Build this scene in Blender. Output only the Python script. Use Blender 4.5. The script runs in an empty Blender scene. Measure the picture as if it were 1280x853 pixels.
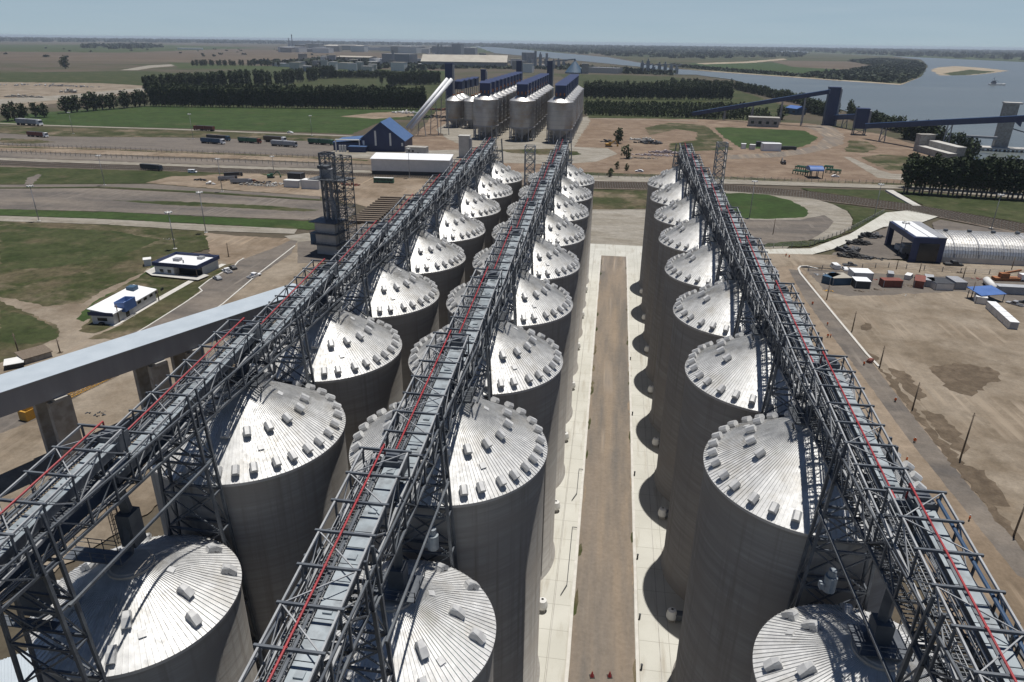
import bpy, math, random
from mathutils import Vector, Matrix, noise
from mathutils.geometry import tessellate_polygon
random.seed(7)
PI = math.pi
rad = math.radians
D = bpy.data
scene = bpy.context.scene
col = scene.collection

# ---------------------------------------------------------------- camera (solved from the photograph)
FPX, PITCH, YAW, ROLL = 865.39, 0.408335, 0.135937, 0.012957
ZC = 78.23
_cy, _sy, _cp, _sp = math.cos(YAW), math.sin(YAW), math.cos(PITCH), math.sin(PITCH)
FW = Vector((-_sy*_cp, _cy*_cp, -_sp))
_rt = Vector((_cy, _sy, 0)); _up = _rt.cross(FW)
RT = math.cos(ROLL)*_rt + math.sin(ROLL)*_up
UP = -math.sin(ROLL)*_rt + math.cos(ROLL)*_up
CAM = Vector((0, 0, ZC))

def G(px, py, z=0.0):
    """world point at height z seen at a pixel of the 1280x853 photograph"""
    d = FW*FPX + RT*(px-640) - UP*(py-426.5)
    return CAM + d*((z-ZC)/d.z)

def height_at(base, top_y):
    """height of a vertical pole standing at base whose tip shows at image row top_y"""
    lo, hi = 0.0, 120.0
    for _ in range(40):
        m = (lo+hi)/2
        v = Vector((base.x, base.y, m)) - CAM
        y = 426.5 - FPX*v.dot(UP)/v.dot(FW)
        if y > top_y: lo = m
        else: hi = m
    return lo

def scale_at(p):
    return FPX/((p-CAM).dot(FW))

cam_d = D.cameras.new('camera'); cam_o = D.objects.new('camera', cam_d); col.objects.link(cam_o)
M = Matrix((RT, UP, -FW)).transposed().to_4x4(); M.translation = CAM
cam_o.matrix_world = M
cam_d.sensor_fit = 'HORIZONTAL'; cam_d.sensor_width = 36; cam_d.lens = FPX*36/1280
cam_d.clip_start = 0.5; cam_d.clip_end = 120000
scene.camera = cam_o

# ---------------------------------------------------------------- materials
def nodes_of(name):
    m = D.materials.new(name); m.use_nodes = True
    nt = m.node_tree
    return m, nt, nt.nodes['Principled BSDF']

def mapped(nt, scale=(1, 1, 1), obj=False, rot=0.0):
    if obj:
        tc = nt.nodes.new('ShaderNodeTexCoord'); out = tc.outputs['Object']
    else:
        tc = nt.nodes.new('ShaderNodeNewGeometry'); out = tc.outputs['Position']
    mp = nt.nodes.new('ShaderNodeMapping'); mp.inputs['Scale'].default_value = scale; mp.inputs['Rotation'].default_value = (0, 0, rot)
    nt.links.new(out, mp.inputs['Vector'])
    return mp.outputs['Vector']

def noise_fac(nt, vec, scale, detail=5, lo=.35, hi=.65, rough=.55):
    n = nt.nodes.new('ShaderNodeTexNoise')
    n.inputs['Scale'].default_value = scale; n.inputs['Detail'].default_value = detail; n.inputs['Roughness'].default_value = rough
    nt.links.new(vec, n.inputs['Vector'])
    r = nt.nodes.new('ShaderNodeMapRange')
    r.inputs['From Min'].default_value = lo; r.inputs['From Max'].default_value = hi
    nt.links.new(n.outputs['Fac'], r.inputs['Value'])
    return r.outputs['Result']

def mix(nt, fac, a, b):
    x = nt.nodes.new('ShaderNodeMix'); x.data_type = 'RGBA'
    if isinstance(fac, (int, float)): x.inputs['Factor'].default_value = fac
    else: nt.links.new(fac, x.inputs['Factor'])
    for k, v in ((6, a), (7, b)):
        if isinstance(v, tuple): x.inputs[k].default_value = (*v, 1)
        else: nt.links.new(v, x.inputs[k])
    return x.outputs[2]

def bump(nt, fac, strength, dist, bs):
    b = nt.nodes.new('ShaderNodeBump'); b.inputs['Strength'].default_value = strength; b.inputs['Distance'].default_value = dist
    nt.links.new(fac, b.inputs['Height']); nt.links.new(b.outputs['Normal'], bs.inputs['Normal'])

def mat(name, c, rough=.7, metal=0.0, c2=None, s=1.0, stretch=(1, 1, 1), c3=None, s3=.1, spec=None):
    """plain surface: base colour c drifting to c2 over noise of scale s and to c3 over scale s3"""
    m, nt, bs = nodes_of(name)
    bs.inputs['Roughness'].default_value = rough; bs.inputs['Metallic'].default_value = metal
    if spec is not None: bs.inputs['Specular IOR Level'].default_value = spec
    bs.inputs['Base Color'].default_value = (*c, 1)
    if c2:
        v = mapped(nt, stretch)
        o = mix(nt, noise_fac(nt, v, s), c, c2)
        if c3: o = mix(nt, noise_fac(nt, mapped(nt), s3, 6, .45, .65), o, c3)
        nt.links.new(o, bs.inputs['Base Color'])
    return m

def ground_mat(name, cols, scales, rough=.95, bmp=0.0, stretch=(1, 1, 1), ranges=None, tuf=.3, ruts=None):
    """ground: layers of colour blended by noise of falling size"""
    m, nt, bs = nodes_of(name)
    bs.inputs['Roughness'].default_value = rough; bs.inputs['Specular IOR Level'].default_value = .15
    v = mapped(nt, stretch)
    o = cols[0]
    for i, (c, s) in enumerate(zip(cols[1:], scales)):
        lo, hi = (ranges[i] if ranges else (.42, .62))
        o = mix(nt, noise_fac(nt, v, s, 7, lo, hi, .62), o, c)
    fine = noise_fac(nt, mapped(nt), 1.7, 6, .25, .8, .7)
    dark = nt.nodes.new('ShaderNodeMix'); dark.data_type = 'RGBA'; dark.blend_type = 'MULTIPLY'; dark.inputs['Factor'].default_value = .3
    nt.links.new(o, dark.inputs[6]) if not isinstance(o, tuple) else None
    nt.links.new(fine, dark.inputs[7])
    tuft = nt.nodes.new('ShaderNodeMix'); tuft.data_type = 'RGBA'; tuft.blend_type = 'MULTIPLY'; tuft.inputs['Factor'].default_value = tuf
    nt.links.new(dark.outputs[2], tuft.inputs[6]); nt.links.new(noise_fac(nt, mapped(nt, (1, 1, 1), False, .7), .33, 8, .3, .68, .72), tuft.inputs[7])
    res = tuft.outputs[2]
    if ruts:          # wheel marks: long thin streaks in two directions
        for k, (ro, c) in enumerate(ruts):
            a = noise_fac(nt, mapped(nt, (1, .035, 1), False, ro), .55, 4, .54, .66, .5); b_ = noise_fac(nt, mapped(nt), .03, 3, .5, .62)
            mm = nt.nodes.new('ShaderNodeMath'); mm.operation = 'MULTIPLY'; nt.links.new(a, mm.inputs[0]); nt.links.new(b_, mm.inputs[1])
            res = mix(nt, mm.outputs[0], res, c)
    nt.links.new(res, bs.inputs['Base Color'])
    if bmp: bump(nt, fine, bmp, .15, bs)
    return m

MT = {}
MT['base'] = ground_mat('dry_plain', [(.105, .088, .062), (.16, .125, .09), (.06, .075, .03), (.13, .105, .08)], [.0016, .0022, .008], stretch=(1, 1.6, 1))
MT['field_brown'] = ground_mat('ploughed_field', [(.15, .112, .082), (.19, .15, .11), (.11, .09, .06)], [.002, .012], stretch=(.5, 2, 1))
MT['grass'] = ground_mat('grass', [(.062, .08, .03), (.088, .098, .042), (.045, .062, .02), (.15, .128, .075)], [.02, .06, .045], ranges=[(.4, .6), (.45, .65), (.54, .7)], tuf=.5)
MT['grass_dry'] = ground_mat('patchy_grass', [(.082, .088, .038), (.16, .13, .08), (.055, .07, .023), (.25, .2, .138)], [.022, .05, .04], ranges=[(.42, .58), (.45, .6), (.52, .64)], tuf=.55)
MT['grass_deep'] = ground_mat('lush_grass', [(.05, .088, .024), (.066, .102, .032), (.042, .068, .02), (.1, .105, .048)], [.02, .07, .03], ranges=[(.4, .6), (.45, .62), (.58, .72)], tuf=.4)
MT['crop'] = ground_mat('crop_field', [(.046, .078, .022), (.062, .088, .028), (.085, .09, .04)], [.004, .012], stretch=(.6, 2, 1))
MT['island'] = ground_mat('island_ground', [(.045, .075, .024), (.075, .085, .035), (.03, .05, .018), (.12, .1, .06)], [.0025, .006, .0035], stretch=(.5, 1.6, 1))
MT['dirt'] = ground_mat('bare_soil', [(.25, .19, .135), (.31, .24, .175), (.19, .145, .1), (.36, .29, .22)], [.02, .06, .035], bmp=.15, ruts=[(.3, (.3, .235, .17)), (-1.0, (.215, .165, .117))])
MT['dirt_yard'] = ground_mat('yard_soil', [(.245, .195, .142), (.29, .235, .175), (.195, .155, .112), (.35, .295, .23)], [.03, .07, .045], bmp=.2, ruts=[(.6, (.29, .24, .185)), (-.5, (.215, .172, .127)), (1.3, (.285, .235, .178))])
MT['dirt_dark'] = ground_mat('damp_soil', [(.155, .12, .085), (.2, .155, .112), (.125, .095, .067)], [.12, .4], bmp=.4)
MT['dirt_red'] = ground_mat('reddish_soil', [(.26, .19, .135), (.32, .245, .18), (.21, .15, .108)], [.025, .07], bmp=.15)
MT['track'] = ground_mat('packed_dirt_road', [(.27, .215, .162), (.215, .185, .158), (.31, .25, .19), (.18, .16, .14)], [.16, .05, .22], stretch=(1, .09, 1), bmp=.1, tuf=.12, ruts=[(0, (.33, .27, .21)), (.03, (.19, .165, .14))])
MT['asphalt'] = ground_mat('worn_asphalt', [(.165, .145, .128), (.2, .175, .152), (.135, .122, .112), (.25, .215, .18)], [.04, .15, .05], stretch=(.3, 1, 1), bmp=.05, ruts=[(.5, (.205, .18, .155)), (-1.2, (.135, .12, .108))])
MT['gravel'] = ground_mat('gravel_lot', [(.2, .175, .15), (.235, .205, .175), (.165, .145, .128)], [.03, .12], stretch=(.25, 1, 1))
MT['road_pale'] = ground_mat('pale_road', [(.35, .32, .27), (.41, .38, .33), (.28, .25, .2)], [.05, .18], stretch=(.3, 1, 1))
MT['ballast'] = ground_mat('rail_ballast', [(.2, .165, .132), (.25, .21, .17), (.16, .13, .105)], [.08, .3])
MT['sand'] = ground_mat('river_sand', [(.38, .31, .22), (.46, .39, .29)], [.01])

def concrete_slab():
    m, nt, bs = nodes_of('concrete_pavement')
    bs.inputs['Roughness'].default_value = .9
    v = mapped(nt)
    o = mix(nt, noise_fac(nt, v, .12, 6), (.43, .42, .37), (.5, .49, .44))
    o = mix(nt, noise_fac(nt, mapped(nt, (1, .12, 1)), .8, 6, .55, .75), o, (.33, .30, .245))
    br = nt.nodes.new('ShaderNodeTexBrick')
    br.inputs['Scale'].default_value = 1; br.offset = 0
    for k, val in (('Brick Width', 4.2), ('Row Height', 5.0), ('Mortar Size', .035), ('Mortar Smooth', .2)): br.inputs[k].default_value = val
    nt.links.new(v, br.inputs['Vector'])
    o = mix(nt, br.outputs['Fac'], o, (.24, .225, .19))
    nt.links.new(o, bs.inputs['Base Color'])
    return m
MT['slab'] = concrete_slab()

def silo_concrete():
    m, nt, bs = nodes_of('slipform_concrete')
    bs.inputs['Roughness'].default_value = .88; bs.inputs['Specular IOR Level'].default_value = .25
    band = noise_fac(nt, mapped(nt, (.035, .035, 1.0)), 1.6, 8, .38, .66, .7)
    o = mix(nt, band, (.285, .27, .25), (.38, .365, .34))
    streak = noise_fac(nt, mapped(nt, (1, 1, .03)), 1.1, 6, .52, .72, .6)
    o = mix(nt, streak, o, (.235, .215, .19))
    blot = noise_fac(nt, mapped(nt), .17, 5, .45, .7)
    o = mix(nt, blot, o, (.31, .285, .255))
    nt.links.new(o, bs.inputs['Base Color'])
    bump(nt, band, .25, .05, bs)
    return m
MT['silo'] = silo_concrete()

def roof_metal(name, c1, c2, rough=.42, metal=.75):
    m, nt, bs = nodes_of(name)
    bs.inputs['Metallic'].default_value = metal
    at = nt.nodes.new('ShaderNodeAttribute'); at.attribute_name = 'tone'
    o = mix(nt, at.outputs['Fac'], c1, c2)
    st = noise_fac(nt, mapped(nt), .9, 6, .35, .75, .65)
    o = mix(nt, st, o, tuple(x*.8 for x in c1))
    o = mix(nt, noise_fac(nt, mapped(nt), .28, 6, .5, .72, .7), o, (c1[0]*.78, c1[1]*.75, c1[2]*.7))
    nt.links.new(o, bs.inputs['Base Color'])
    r = nt.nodes.new('ShaderNodeMapRange'); r.inputs['To Min'].default_value = rough-.09; r.inputs['To Max'].default_value = rough+.12
    nt.links.new(noise_fac(nt, mapped(nt), 2.3, 4), r.inputs['Value']); nt.links.new(r.outputs['Result'], bs.inputs['Roughness'])
    return m
MT['roof'] = roof_metal('galvanised_roof', (.62, .62, .61), (.78, .775, .76), .56, .3)
MT['vent'] = mat('vent_sheet', (.46, .46, .46), .55, .2, (.58, .58, .57), 1.5)
MT['cap'] = mat('cap_plate', (.42, .38, .33), .8, 0, (.5, .45, .38), 2)
MT['eave'] = mat('eave_strip', (.42, .41, .40), .6, .2, (.52, .5, .48), .6)
MT['steel'] = mat('galvanised_steel', (.24, .25, .26), .5, .05, (.36, .37, .38), .7)  # galvanised grey, raised to imitate lit chords
MT['steel_shaded'] = mat('shaded_steel', (.065, .075, .092), .5, .05, (.125, .138, .152), .8)  # same gallery steel with shade put into its colour
MT['grating'] = mat('walkway_grating', (.07, .078, .09), .7, .05, (.11, .12, .13), .8)
MT['lid'] = mat('conveyor_lid', (.25, .29, .315), .5, .1, (.34, .38, .405), .5, c3=(.2, .22, .235), s3=.9)
MT['red'] = mat('red_pipe_paint', (.36, .03, .035), .5, 0, (.28, .03, .035), 1.0)
MT['blue_pipe'] = mat('blue_pipe_paint', (.03, .07, .14), .45)
MT['rust'] = mat('rusty_orange', (.33, .13, .05), .8, 0, (.22, .09, .04), 1)
MT['white'] = mat('white_sheet', (.72, .73, .74), .5, 0, (.8, .8, .8), .3)
MT['white_dull'] = mat('dull_white_wall', (.6, .6, .58), .75, 0, (.68, .67, .65), .4)
MT['gallery_white'] = mat('pale_sheet_cladding', (.4, .45, .49), .5, .1, (.45, .5, .54), .25)
MT['clad_grey'] = mat('grey_cladding', (.27, .275, .29), .55, .1, (.32, .325, .34), .3, (1, 1, .2))
MT['navy'] = mat('navy_cladding', (.014, .026, .085), .5, .05, (.02, .036, .105), .4, (1, 1, .3))
MT['navy_roof'] = mat('blue_roof_sheet', (.06, .115, .24), .5, .1, (.075, .14, .28), .3)
MT['blue'] = mat('bright_blue_sheet', (.05, .12, .32), .5, 0, (.07, .15, .38), .4)
MT['dkgrey'] = mat('dark_plate', (.035, .037, .042), .6)
MT['glass'] = mat('dark_glass', (.02, .025, .03), .12)
MT['conc'] = mat('plain_concrete', (.31, .295, .27), .9, 0, (.39, .375, .345), .35, c3=(.25, .23, .2), s3=.6)
MT['conc_lt'] = mat('pale_concrete', (.42, .41, .38), .9, 0, (.5, .48, .45), .35)
MT['kerb'] = mat('kerb_concrete', (.55, .53, .49), .9, 0, (.47, .45, .41), .8)
MT['tank'] = mat('ribbed_steel_bin', (.4, .385, .36), .5, .45, (.5, .48, .45), .12, (1, 1, .25), (.32, .26, .2), .07)
MT['tank_roof'] = roof_metal('bin_roof_sheet', (.66, .65, .63), (.76, .75, .73), .4)
MT['wood'] = mat('weathered_wood', (.12, .09, .065), .85, 0, (.17, .135, .1), 3)
MT['bark'] = mat('bark', (.1, .08, .06), .9, 0, (.15, .125, .1), 1)
MT['tyre'] = mat('tyre_rubber', (.02, .02, .02), .85)
MT['yellow'] = mat('machine_yellow', (.5, .27, .03), .55, 0, (.4, .22, .04), 1)
MT['green_paint'] = mat('green_paint', (.03, .12, .07), .55, 0, (.05, .15, .09), .6)
MT['rust_box'] = mat('oxide_red_steel', (.2, .055, .035), .7, 0, (.15, .05, .035), .8)
MT['grey_box'] = mat('grey_steel_box', (.36, .37, .38), .65, 0, (.3, .31, .33), .5)
MT['teal'] = mat('dark_blue_steel', (.03, .075, .13), .6, 0, (.04, .095, .16), .5)
MT['skin'] = mat('skin', (.35, .2, .13), .6)
MT['orange'] = mat('orange_workwear', (.6, .12, .02), .8)
MT['trouser'] = mat('dark_blue_trousers', (.02, .025, .045), .85)
MT['purple'] = mat('pinkish_debris', (.3, .25, .26), .9, 0, (.4, .35, .35), .4)
MT['tan_roof'] = mat('tan_roof', (.4, .37, .31), .7, 0, (.33, .3, .25), .05)
MT['hull'] = mat('ship_hull', (.12, .13, .16), .5)

def leaf_mat(name, a, b, c):
    m, nt, bs = nodes_of(name)
    bs.inputs['Roughness'].default_value = .7; bs.inputs['Specular IOR Level'].default_value = .2
    oi = nt.nodes.new('ShaderNodeObjectInfo')
    o = mix(nt, noise_fac(nt, mapped(nt), .5, 3, .3, .7), a, b)
    o = mix(nt, oi.outputs['Random'], o, c)
    nt.links.new(o, bs.inputs['Base Color'])
    return m
MT['leaf'] = leaf_mat('dark_leaf', (.028, .042, .019), (.048, .064, .028), (.04, .056, .022))
MT['leaf_lt'] = leaf_mat('mid_leaf', (.036, .058, .022), (.062, .084, .034), (.05, .066, .028))
MT['leaf_far'] = leaf_mat('far_wood_leaf', (.028, .04, .022), (.042, .056, .028), (.034, .046, .024))

def water():
    m, nt, bs = nodes_of('river_water')
    bs.inputs['Base Color'].default_value = (.115, .135, .135, 1)
    o = mix(nt, noise_fac(nt, mapped(nt, (.3, 1.2, 1)), .006, 6), (.1, .116, .112), (.13, .143, .134))
    nt.links.new(o, bs.inputs['Base Color'])
    bs.inputs['Roughness'].default_value = .3; bs.inputs['Specular IOR Level'].default_value = .5
    bump(nt, noise_fac(nt, mapped(nt, (1, .5, 1)), .12, 6, .2, .8, .65), .35, 2.0, bs)
    return m
MT['water'] = water()

# ---------------------------------------------------------------- mesh builder
class MB:
    def __init__(s): s.v = []; s.f = []; s.mi = []
    def add(s, vs, fs, mi=0):
        b = len(s.v); s.v += [tuple(x) for x in vs]
        for f in fs: s.f.append([b+i for i in f]); s.mi.append(mi)
    def hexa(s, c, mi=0):     # 4 lower corners, 4 upper corners
        s.add(c, [(3, 2, 1, 0), (4, 5, 6, 7), (0, 1, 5, 4), (1, 2, 6, 5), (2, 3, 7, 6), (3, 0, 4, 7)], mi)
    def box(s, x0, x1, y0, y1, z0, z1, mi=0):
        s.hexa([(x0, y0, z0), (x1, y0, z0), (x1, y1, z0), (x0, y1, z0), (x0, y0, z1), (x1, y0, z1), (x1, y1, z1), (x0, y1, z1)], mi)
    def bar(s, p, q, w, h=None, mi=0):
        p, q = Vector(p), Vector(q); h = h or w
        d = (q-p)
        if d.length < 1e-6: return
        d.normalize()
        r = d.cross(Vector((0, 0, 1)))
        if r.length < 1e-3: r = Vector((1, 0, 0))
        r.normalize(); u = r.cross(d); r *= w/2; u *= h/2
        s.hexa([p-r-u, p+r-u, q+r-u, q-r-u, p-r+u, p+r+u, q+r+u, q-r+u], mi)
    def cyl(s, p, q, r, n=10, r2=None, caps=True, mi=0):
        p, q = Vector(p), Vector(q); r2 = r if r2 is None else r2
        d = (q-p).normalized(); a = d.orthogonal().normalized(); b = d.cross(a)
        vs = []
        for c, rr in ((p, r), (q, r2)):
            vs += [c + rr*(math.cos(2*PI*i/n)*a + math.sin(2*PI*i/n)*b) for i in range(n)]
        fs = [(i, (i+1) % n, n+(i+1) % n, n+i) for i in range(n)]
        if caps: fs += [tuple(reversed(range(n))), tuple(range(n, 2*n))]
        s.add(vs, fs, mi)
    def lathe(s, prof, n=24, mi=0, c=(0, 0)):
        vs = []
        for r, z in prof: vs += [(c[0]+r*math.cos(2*PI*i/n), c[1]+r*math.sin(2*PI*i/n), z) for i in range(n)]
        fs = []
        for k in range(len(prof)-1):
            fs += [(k*n+i, k*n+(i+1) % n, (k+1)*n+(i+1) % n, (k+1)*n+i) for i in range(n)]
        s.add(vs, fs, mi)
    def prism(s, poly, z0, z1, mi=0):
        n = len(poly); vs = [(x, y, z0) for x, y in poly] + [(x, y, z1) for x, y in poly]
        s.add(vs, [tuple(reversed(range(n))), tuple(range(n, 2*n))] + [(i, (i+1) % n, n+(i+1) % n, n+i) for i in range(n)], mi)
    def mesh(s, name, mats, smooth=False):
        me = D.meshes.new(name); me.from_pydata(s.v, [], s.f); me.update()
        for m in (mats if isinstance(mats, (list, tuple)) else [mats]): me.materials.append(m)
        me.polygons.foreach_set('material_index', s.mi)
        if smooth: me.polygons.foreach_set('use_smooth', [True]*len(me.polygons))
        return me
    def build(s, name, mats, parent=None, smooth=False, loc=None, label=None):
        o = D.objects.new(name, s.mesh(name, mats, smooth)); col.objects.link(o)
        if parent: o.parent = parent
        if loc is not None: o.location = loc
        if label: o['label'] = label
        return o

def tag(o, label, cat, group=None, kind=None):
    o['label'] = label; o['category'] = cat
    if group: o['group'] = group
    if kind: o['kind'] = kind
    return o
def thing(name, label, cat, loc=(0, 0, 0), rz=0.0, group=None):
    o = D.objects.new(name, None); col.objects.link(o); o.empty_display_size = .5
    o.location = loc; o.rotation_euler = (0, 0, rz)
    return tag(o, label, cat, group)
def copy_tree(o, parent=None):
    c = o.copy(); col.objects.link(c); c.parent = parent
    for ch in list(o.children): copy_tree(ch, c)
    return c
def dup(o, label, loc, rz=0.0, group=None, scale=None):
    c = copy_tree(o); c['label'] = label; c.location = loc; c.rotation_euler = (0, 0, rz)
    if group: c['group'] = group
    if scale: c.scale = scale
    return c
def part(name, mb, m, parent, smooth=False, label=None): return mb.build(name, m, parent, smooth, label=label)

_layer = [0]
def region(name, pts, m, z=None, jag=.8, step=5.0, world=False):
    """a sheet of ground laid over the base ground; pts are photograph pixels turned into ground points"""
    P = [Vector((x, y, 0)) for x, y in pts] if world else [G(x, y) for x, y in pts]
    if any(k in name for k in ('road', 'lot', 'lorry', 'forecourt', 'paved', 'rail_bed')): jag *= .3
    out = []
    n = len(P)
    for i in range(n):
        a, b = P[i], P[(i+1) % n]
        L = (b-a).length; dist = ((a+b)/2-CAM).length
        st = max(1.0, step*dist/FPX)
        k = max(1, min(60, int(L/st)))
        nrm = Vector((-(b-a).y, (b-a).x, 0)).normalized()
        for j in range(k):
            q = a.lerp(b, j/k)
            if jag and j: q = q + nrm*(noise.noise(q*(1.7/st)+Vector((n, i, 0)))*st*jag)
            out.append(q)
    _layer[0] += 1
    z = z if z is not None else .012 + .006*_layer[0]
    mb = MB()
    mb.v = [(q.x, q.y, z) for q in out]
    for t in tessellate_polygon([[Vector((q.x, q.y, 0)) for q in out]]):
        a, b, c = (out[i] for i in t)
        if (b-a).cross(c-a).z < 0: t = (t[0], t[2], t[1])
        mb.f.append(list(t)); mb.mi.append(0)
    o = mb.build(name, m); o['kind'] = 'structure'
    return o
def strip(name, pts, width, m, z=None, world=False, h=0.0):
    """a road, kerb or path of constant width along a line"""
    P = [Vector((x, y, 0)) for x, y in pts] if world else [G(x, y) for x, y in pts]
    _layer[0] += 1
    z = z if z is not None else .012 + .006*_layer[0]
    L, R = [], []
    for i, q in enumerate(P):
        d = (P[min(i+1, len(P)-1)]-P[max(i-1, 0)]); d.z = 0; d.normalize(); nn = Vector((-d.y, d.x, 0))*width/2
        L.append(q+nn); R.append(q-nn)
    mb = MB()
    for i in range(len(P)-1):
        a, b, c, d = R[i], R[i+1], L[i+1], L[i]
        if h: mb.hexa([(v.x, v.y, 0) for v in (a, b, c, d)] + [(v.x, v.y, h + (0 if world else z)) for v in (a, b, c, d)])
        else: mb.add([(v.x, v.y, z) for v in (a, b, c, d)], [(0, 1, 2, 3)])
    o = mb.build(name, m); o['kind'] = 'structure'
    return o
ORD = ['first', 'second', 'third', 'fourth', 'fifth', 'sixth', 'seventh', 'eighth', 'ninth', 'tenth', 'eleventh', 'twelfth']
# ================================================================ light, sky, air
SUN_EL, SUN_AZ = rad(78.5), rad(26.6)       # azimuth from +Y towards +X
w = D.worlds.new('World'); scene.world = w; w.use_nodes = True
bg = w.node_tree.nodes['Background']
sky = w.node_tree.nodes.new('ShaderNodeTexSky'); sky.sky_type = 'NISHITA'; sky.sun_disc = False
sky.sun_elevation = SUN_EL; sky.sun_rotation = SUN_AZ; sky.altitude = 80; sky.air_density = .45; sky.dust_density = 0; sky.ozone_density = 1.5
wn = w.node_tree            # a thin milky layer of air hugging the horizon
tc = wn.nodes.new('ShaderNodeTexCoord'); sx = wn.nodes.new('ShaderNodeSeparateXYZ'); wn.links.new(tc.outputs['Generated'], sx.inputs[0])
mr = wn.nodes.new('ShaderNodeMapRange'); wn.links.new(sx.outputs['Z'], mr.inputs['Value'])
for k_, v_ in (('From Min', .05), ('From Max', .13), ('To Min', .85), ('To Max', 0)): mr.inputs[k_].default_value = v_
nz = wn.nodes.new('ShaderNodeTexNoise'); mp = wn.nodes.new('ShaderNodeMapping'); mp.inputs['Scale'].default_value = (5, 5, 60)
wn.links.new(tc.outputs['Generated'], mp.inputs['Vector']); wn.links.new(mp.outputs['Vector'], nz.inputs['Vector']); nz.inputs['Detail'].default_value = 6; nz.inputs['Scale'].default_value = 1.2
cl = wn.nodes.new('ShaderNodeMix'); cl.data_type = 'RGBA'; wn.links.new(nz.outputs['Fac'], cl.inputs['Factor']); cl.inputs[6].default_value = (3.9, 5.2, 6.1, 1); cl.inputs[7].default_value = (4.7, 5.8, 6.6, 1)
mx = wn.nodes.new('ShaderNodeMix'); mx.data_type = 'RGBA'; wn.links.new(mr.outputs['Result'], mx.inputs['Factor']); wn.links.new(sky.outputs['Color'], mx.inputs[6]); wn.links.new(cl.outputs[2], mx.inputs[7])
wn.links.new(mx.outputs[2], bg.inputs['Color']); bg.inputs['Strength'].default_value = .074
sd = D.lights.new('sun', 'SUN'); sd.energy = 4.2; sd.angle = rad(.53); sd.color = (1, .965, .91)
so = D.objects.new('sun', sd); col.objects.link(so)
sv = Vector((math.cos(SUN_EL)*math.sin(SUN_AZ), math.cos(SUN_EL)*math.cos(SUN_AZ), math.sin(SUN_EL)))
so.rotation_euler = sv.to_track_quat('Z', 'Y').to_euler(); so.location = (0, 0, 200)
vs = scene.view_settings
scene.display_settings.display_device = 'sRGB'
vs.view_transform = 'Standard'; vs.look = 'None'; vs.gamma = 1; vs.use_curve_mapping = False; vs.exposure = 0.17

HAZE = True
if HAZE:
    mb = MB(); mb.box(-27000, 27000, -1500, 27000, -3, 84)
    hm = D.materials.new('thin_air'); hm.use_nodes = True; nt = hm.node_tree; nt.nodes.clear()
    ou = nt.nodes.new('ShaderNodeOutputMaterial'); pv = nt.nodes.new('ShaderNodeVolumePrincipled')
    pv.inputs['Color'].default_value = (.72, .82, .95, 1); pv.inputs['Density'].default_value = .00005; pv.inputs['Anisotropy'].default_value = .2
    nt.links.new(pv.outputs['Volume'], ou.inputs['Volume'])
    hz = mb.build('haze', hm); hz['kind'] = 'stuff'

# ================================================================ ground
mb = MB(); gx, gy0, gy1 = 26000, -1200, 26000
n = 26
vsx = [(-gx + 2*gx*i/n) for i in range(n+1)]; vsy = [gy0 + (gy1-gy0)*j/n for j in range(n+1)]
mb.add([(x, y, 0) for y in vsy for x in vsx], [(j*(n+1)+i, j*(n+1)+i+1, (j+1)*(n+1)+i+1, (j+1)*(n+1)+i) for j in range(n) for i in range(n)])
o = mb.build('ground', MT['base']); o['kind'] = 'structure'

R_ = lambda name, pts, m, **k: region(name, pts, MT[m], **k)
# far plain
R_('field', [(-300, 78), (0, 76), (240, 78), (420, 82), (560, 74), (480, 66), (200, 60), (-300, 54)], 'field_brown')
R_('field', [(-100, 64), (150, 66), (330, 60), (200, 56), (-100, 56)], 'crop')
R_('field', [(560, 66), (1010, 66), (1137, 72), (1280, 78), (1600, 82), (1600, 70), (1280, 66), (900, 60), (560, 57)], 'crop')
R_('grass_field', [(-200, 92), (0, 91), (170, 89), (235, 92), (330, 86), (430, 92), (560, 92), (560, 102), (330, 100), (190, 108), (0, 103), (-200, 102)], 'grass')
R_('grass_field', [(180, 104), (560, 92), (560, 150), (440, 150), (190, 134)], 'grass')
R_('dirt_road', [(150, 88), (185, 82), (225, 80), (228, 82), (190, 85), (172, 88)], 'road_pale')
R_('crop_field', [(210, 78), (330, 83), (560, 89), (560, 93), (330, 88), (225, 86)], 'crop')
# truck park far left
R_('truck_park', [(-200, 104), (0, 103), (120, 104), (192, 108), (190, 114), (120, 124), (60, 131), (0, 139), (-200, 146)], 'dirt_yard')
R_('truck_road', [(-200, 126), (0, 124), (80, 119), (190, 109), (192, 112), (100, 123), (0, 131), (-200, 136)], 'road_pale')
# green field and roads, left
R_('grass_field', [(-100, 160), (0, 152), (30, 143), (70, 140), (190, 132.5), (400, 136), (535, 138), (500, 148), (468, 156), (440, 168), (250, 161), (0, 156)], 'grass_deep')
R_('dirt_patch', [(425, 146), (470, 141), (512, 139), (520, 145), (470, 149)], 'dirt')
R_('verge', [(-200, 152), (0, 158), (220, 163), (440, 172), (420, 178), (240, 172), (80, 171), (0, 166), (-200, 160)], 'grass_dry')
strip('pale_road', [(-200, 145), (0, 154.5), (60, 157), (220, 162), (440, 170.5)], 7, MT['road_pale'])
R_('lorry_yard', [(-200, 162), (0, 167), (70, 171), (240, 172.5), (430, 178), (420, 196), (300, 192), (120, 185), (0, 181), (-200, 176)], 'gravel')
R_('verge', [(0, 173), (50, 175), (70, 178), (40, 180), (0, 179)], 'grass_dry')
R_('dirt_strip', [(-200, 176), (0, 182), (120, 185.5), (300, 192.5), (465, 199), (465, 206), (300, 199), (120, 193), (0, 189), (-200, 183)], 'dirt')
strip('verge', [(-200, 178), (0, 184), (120, 187), (300, 193.5), (460, 201)], 5, MT['grass_dry'])
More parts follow.
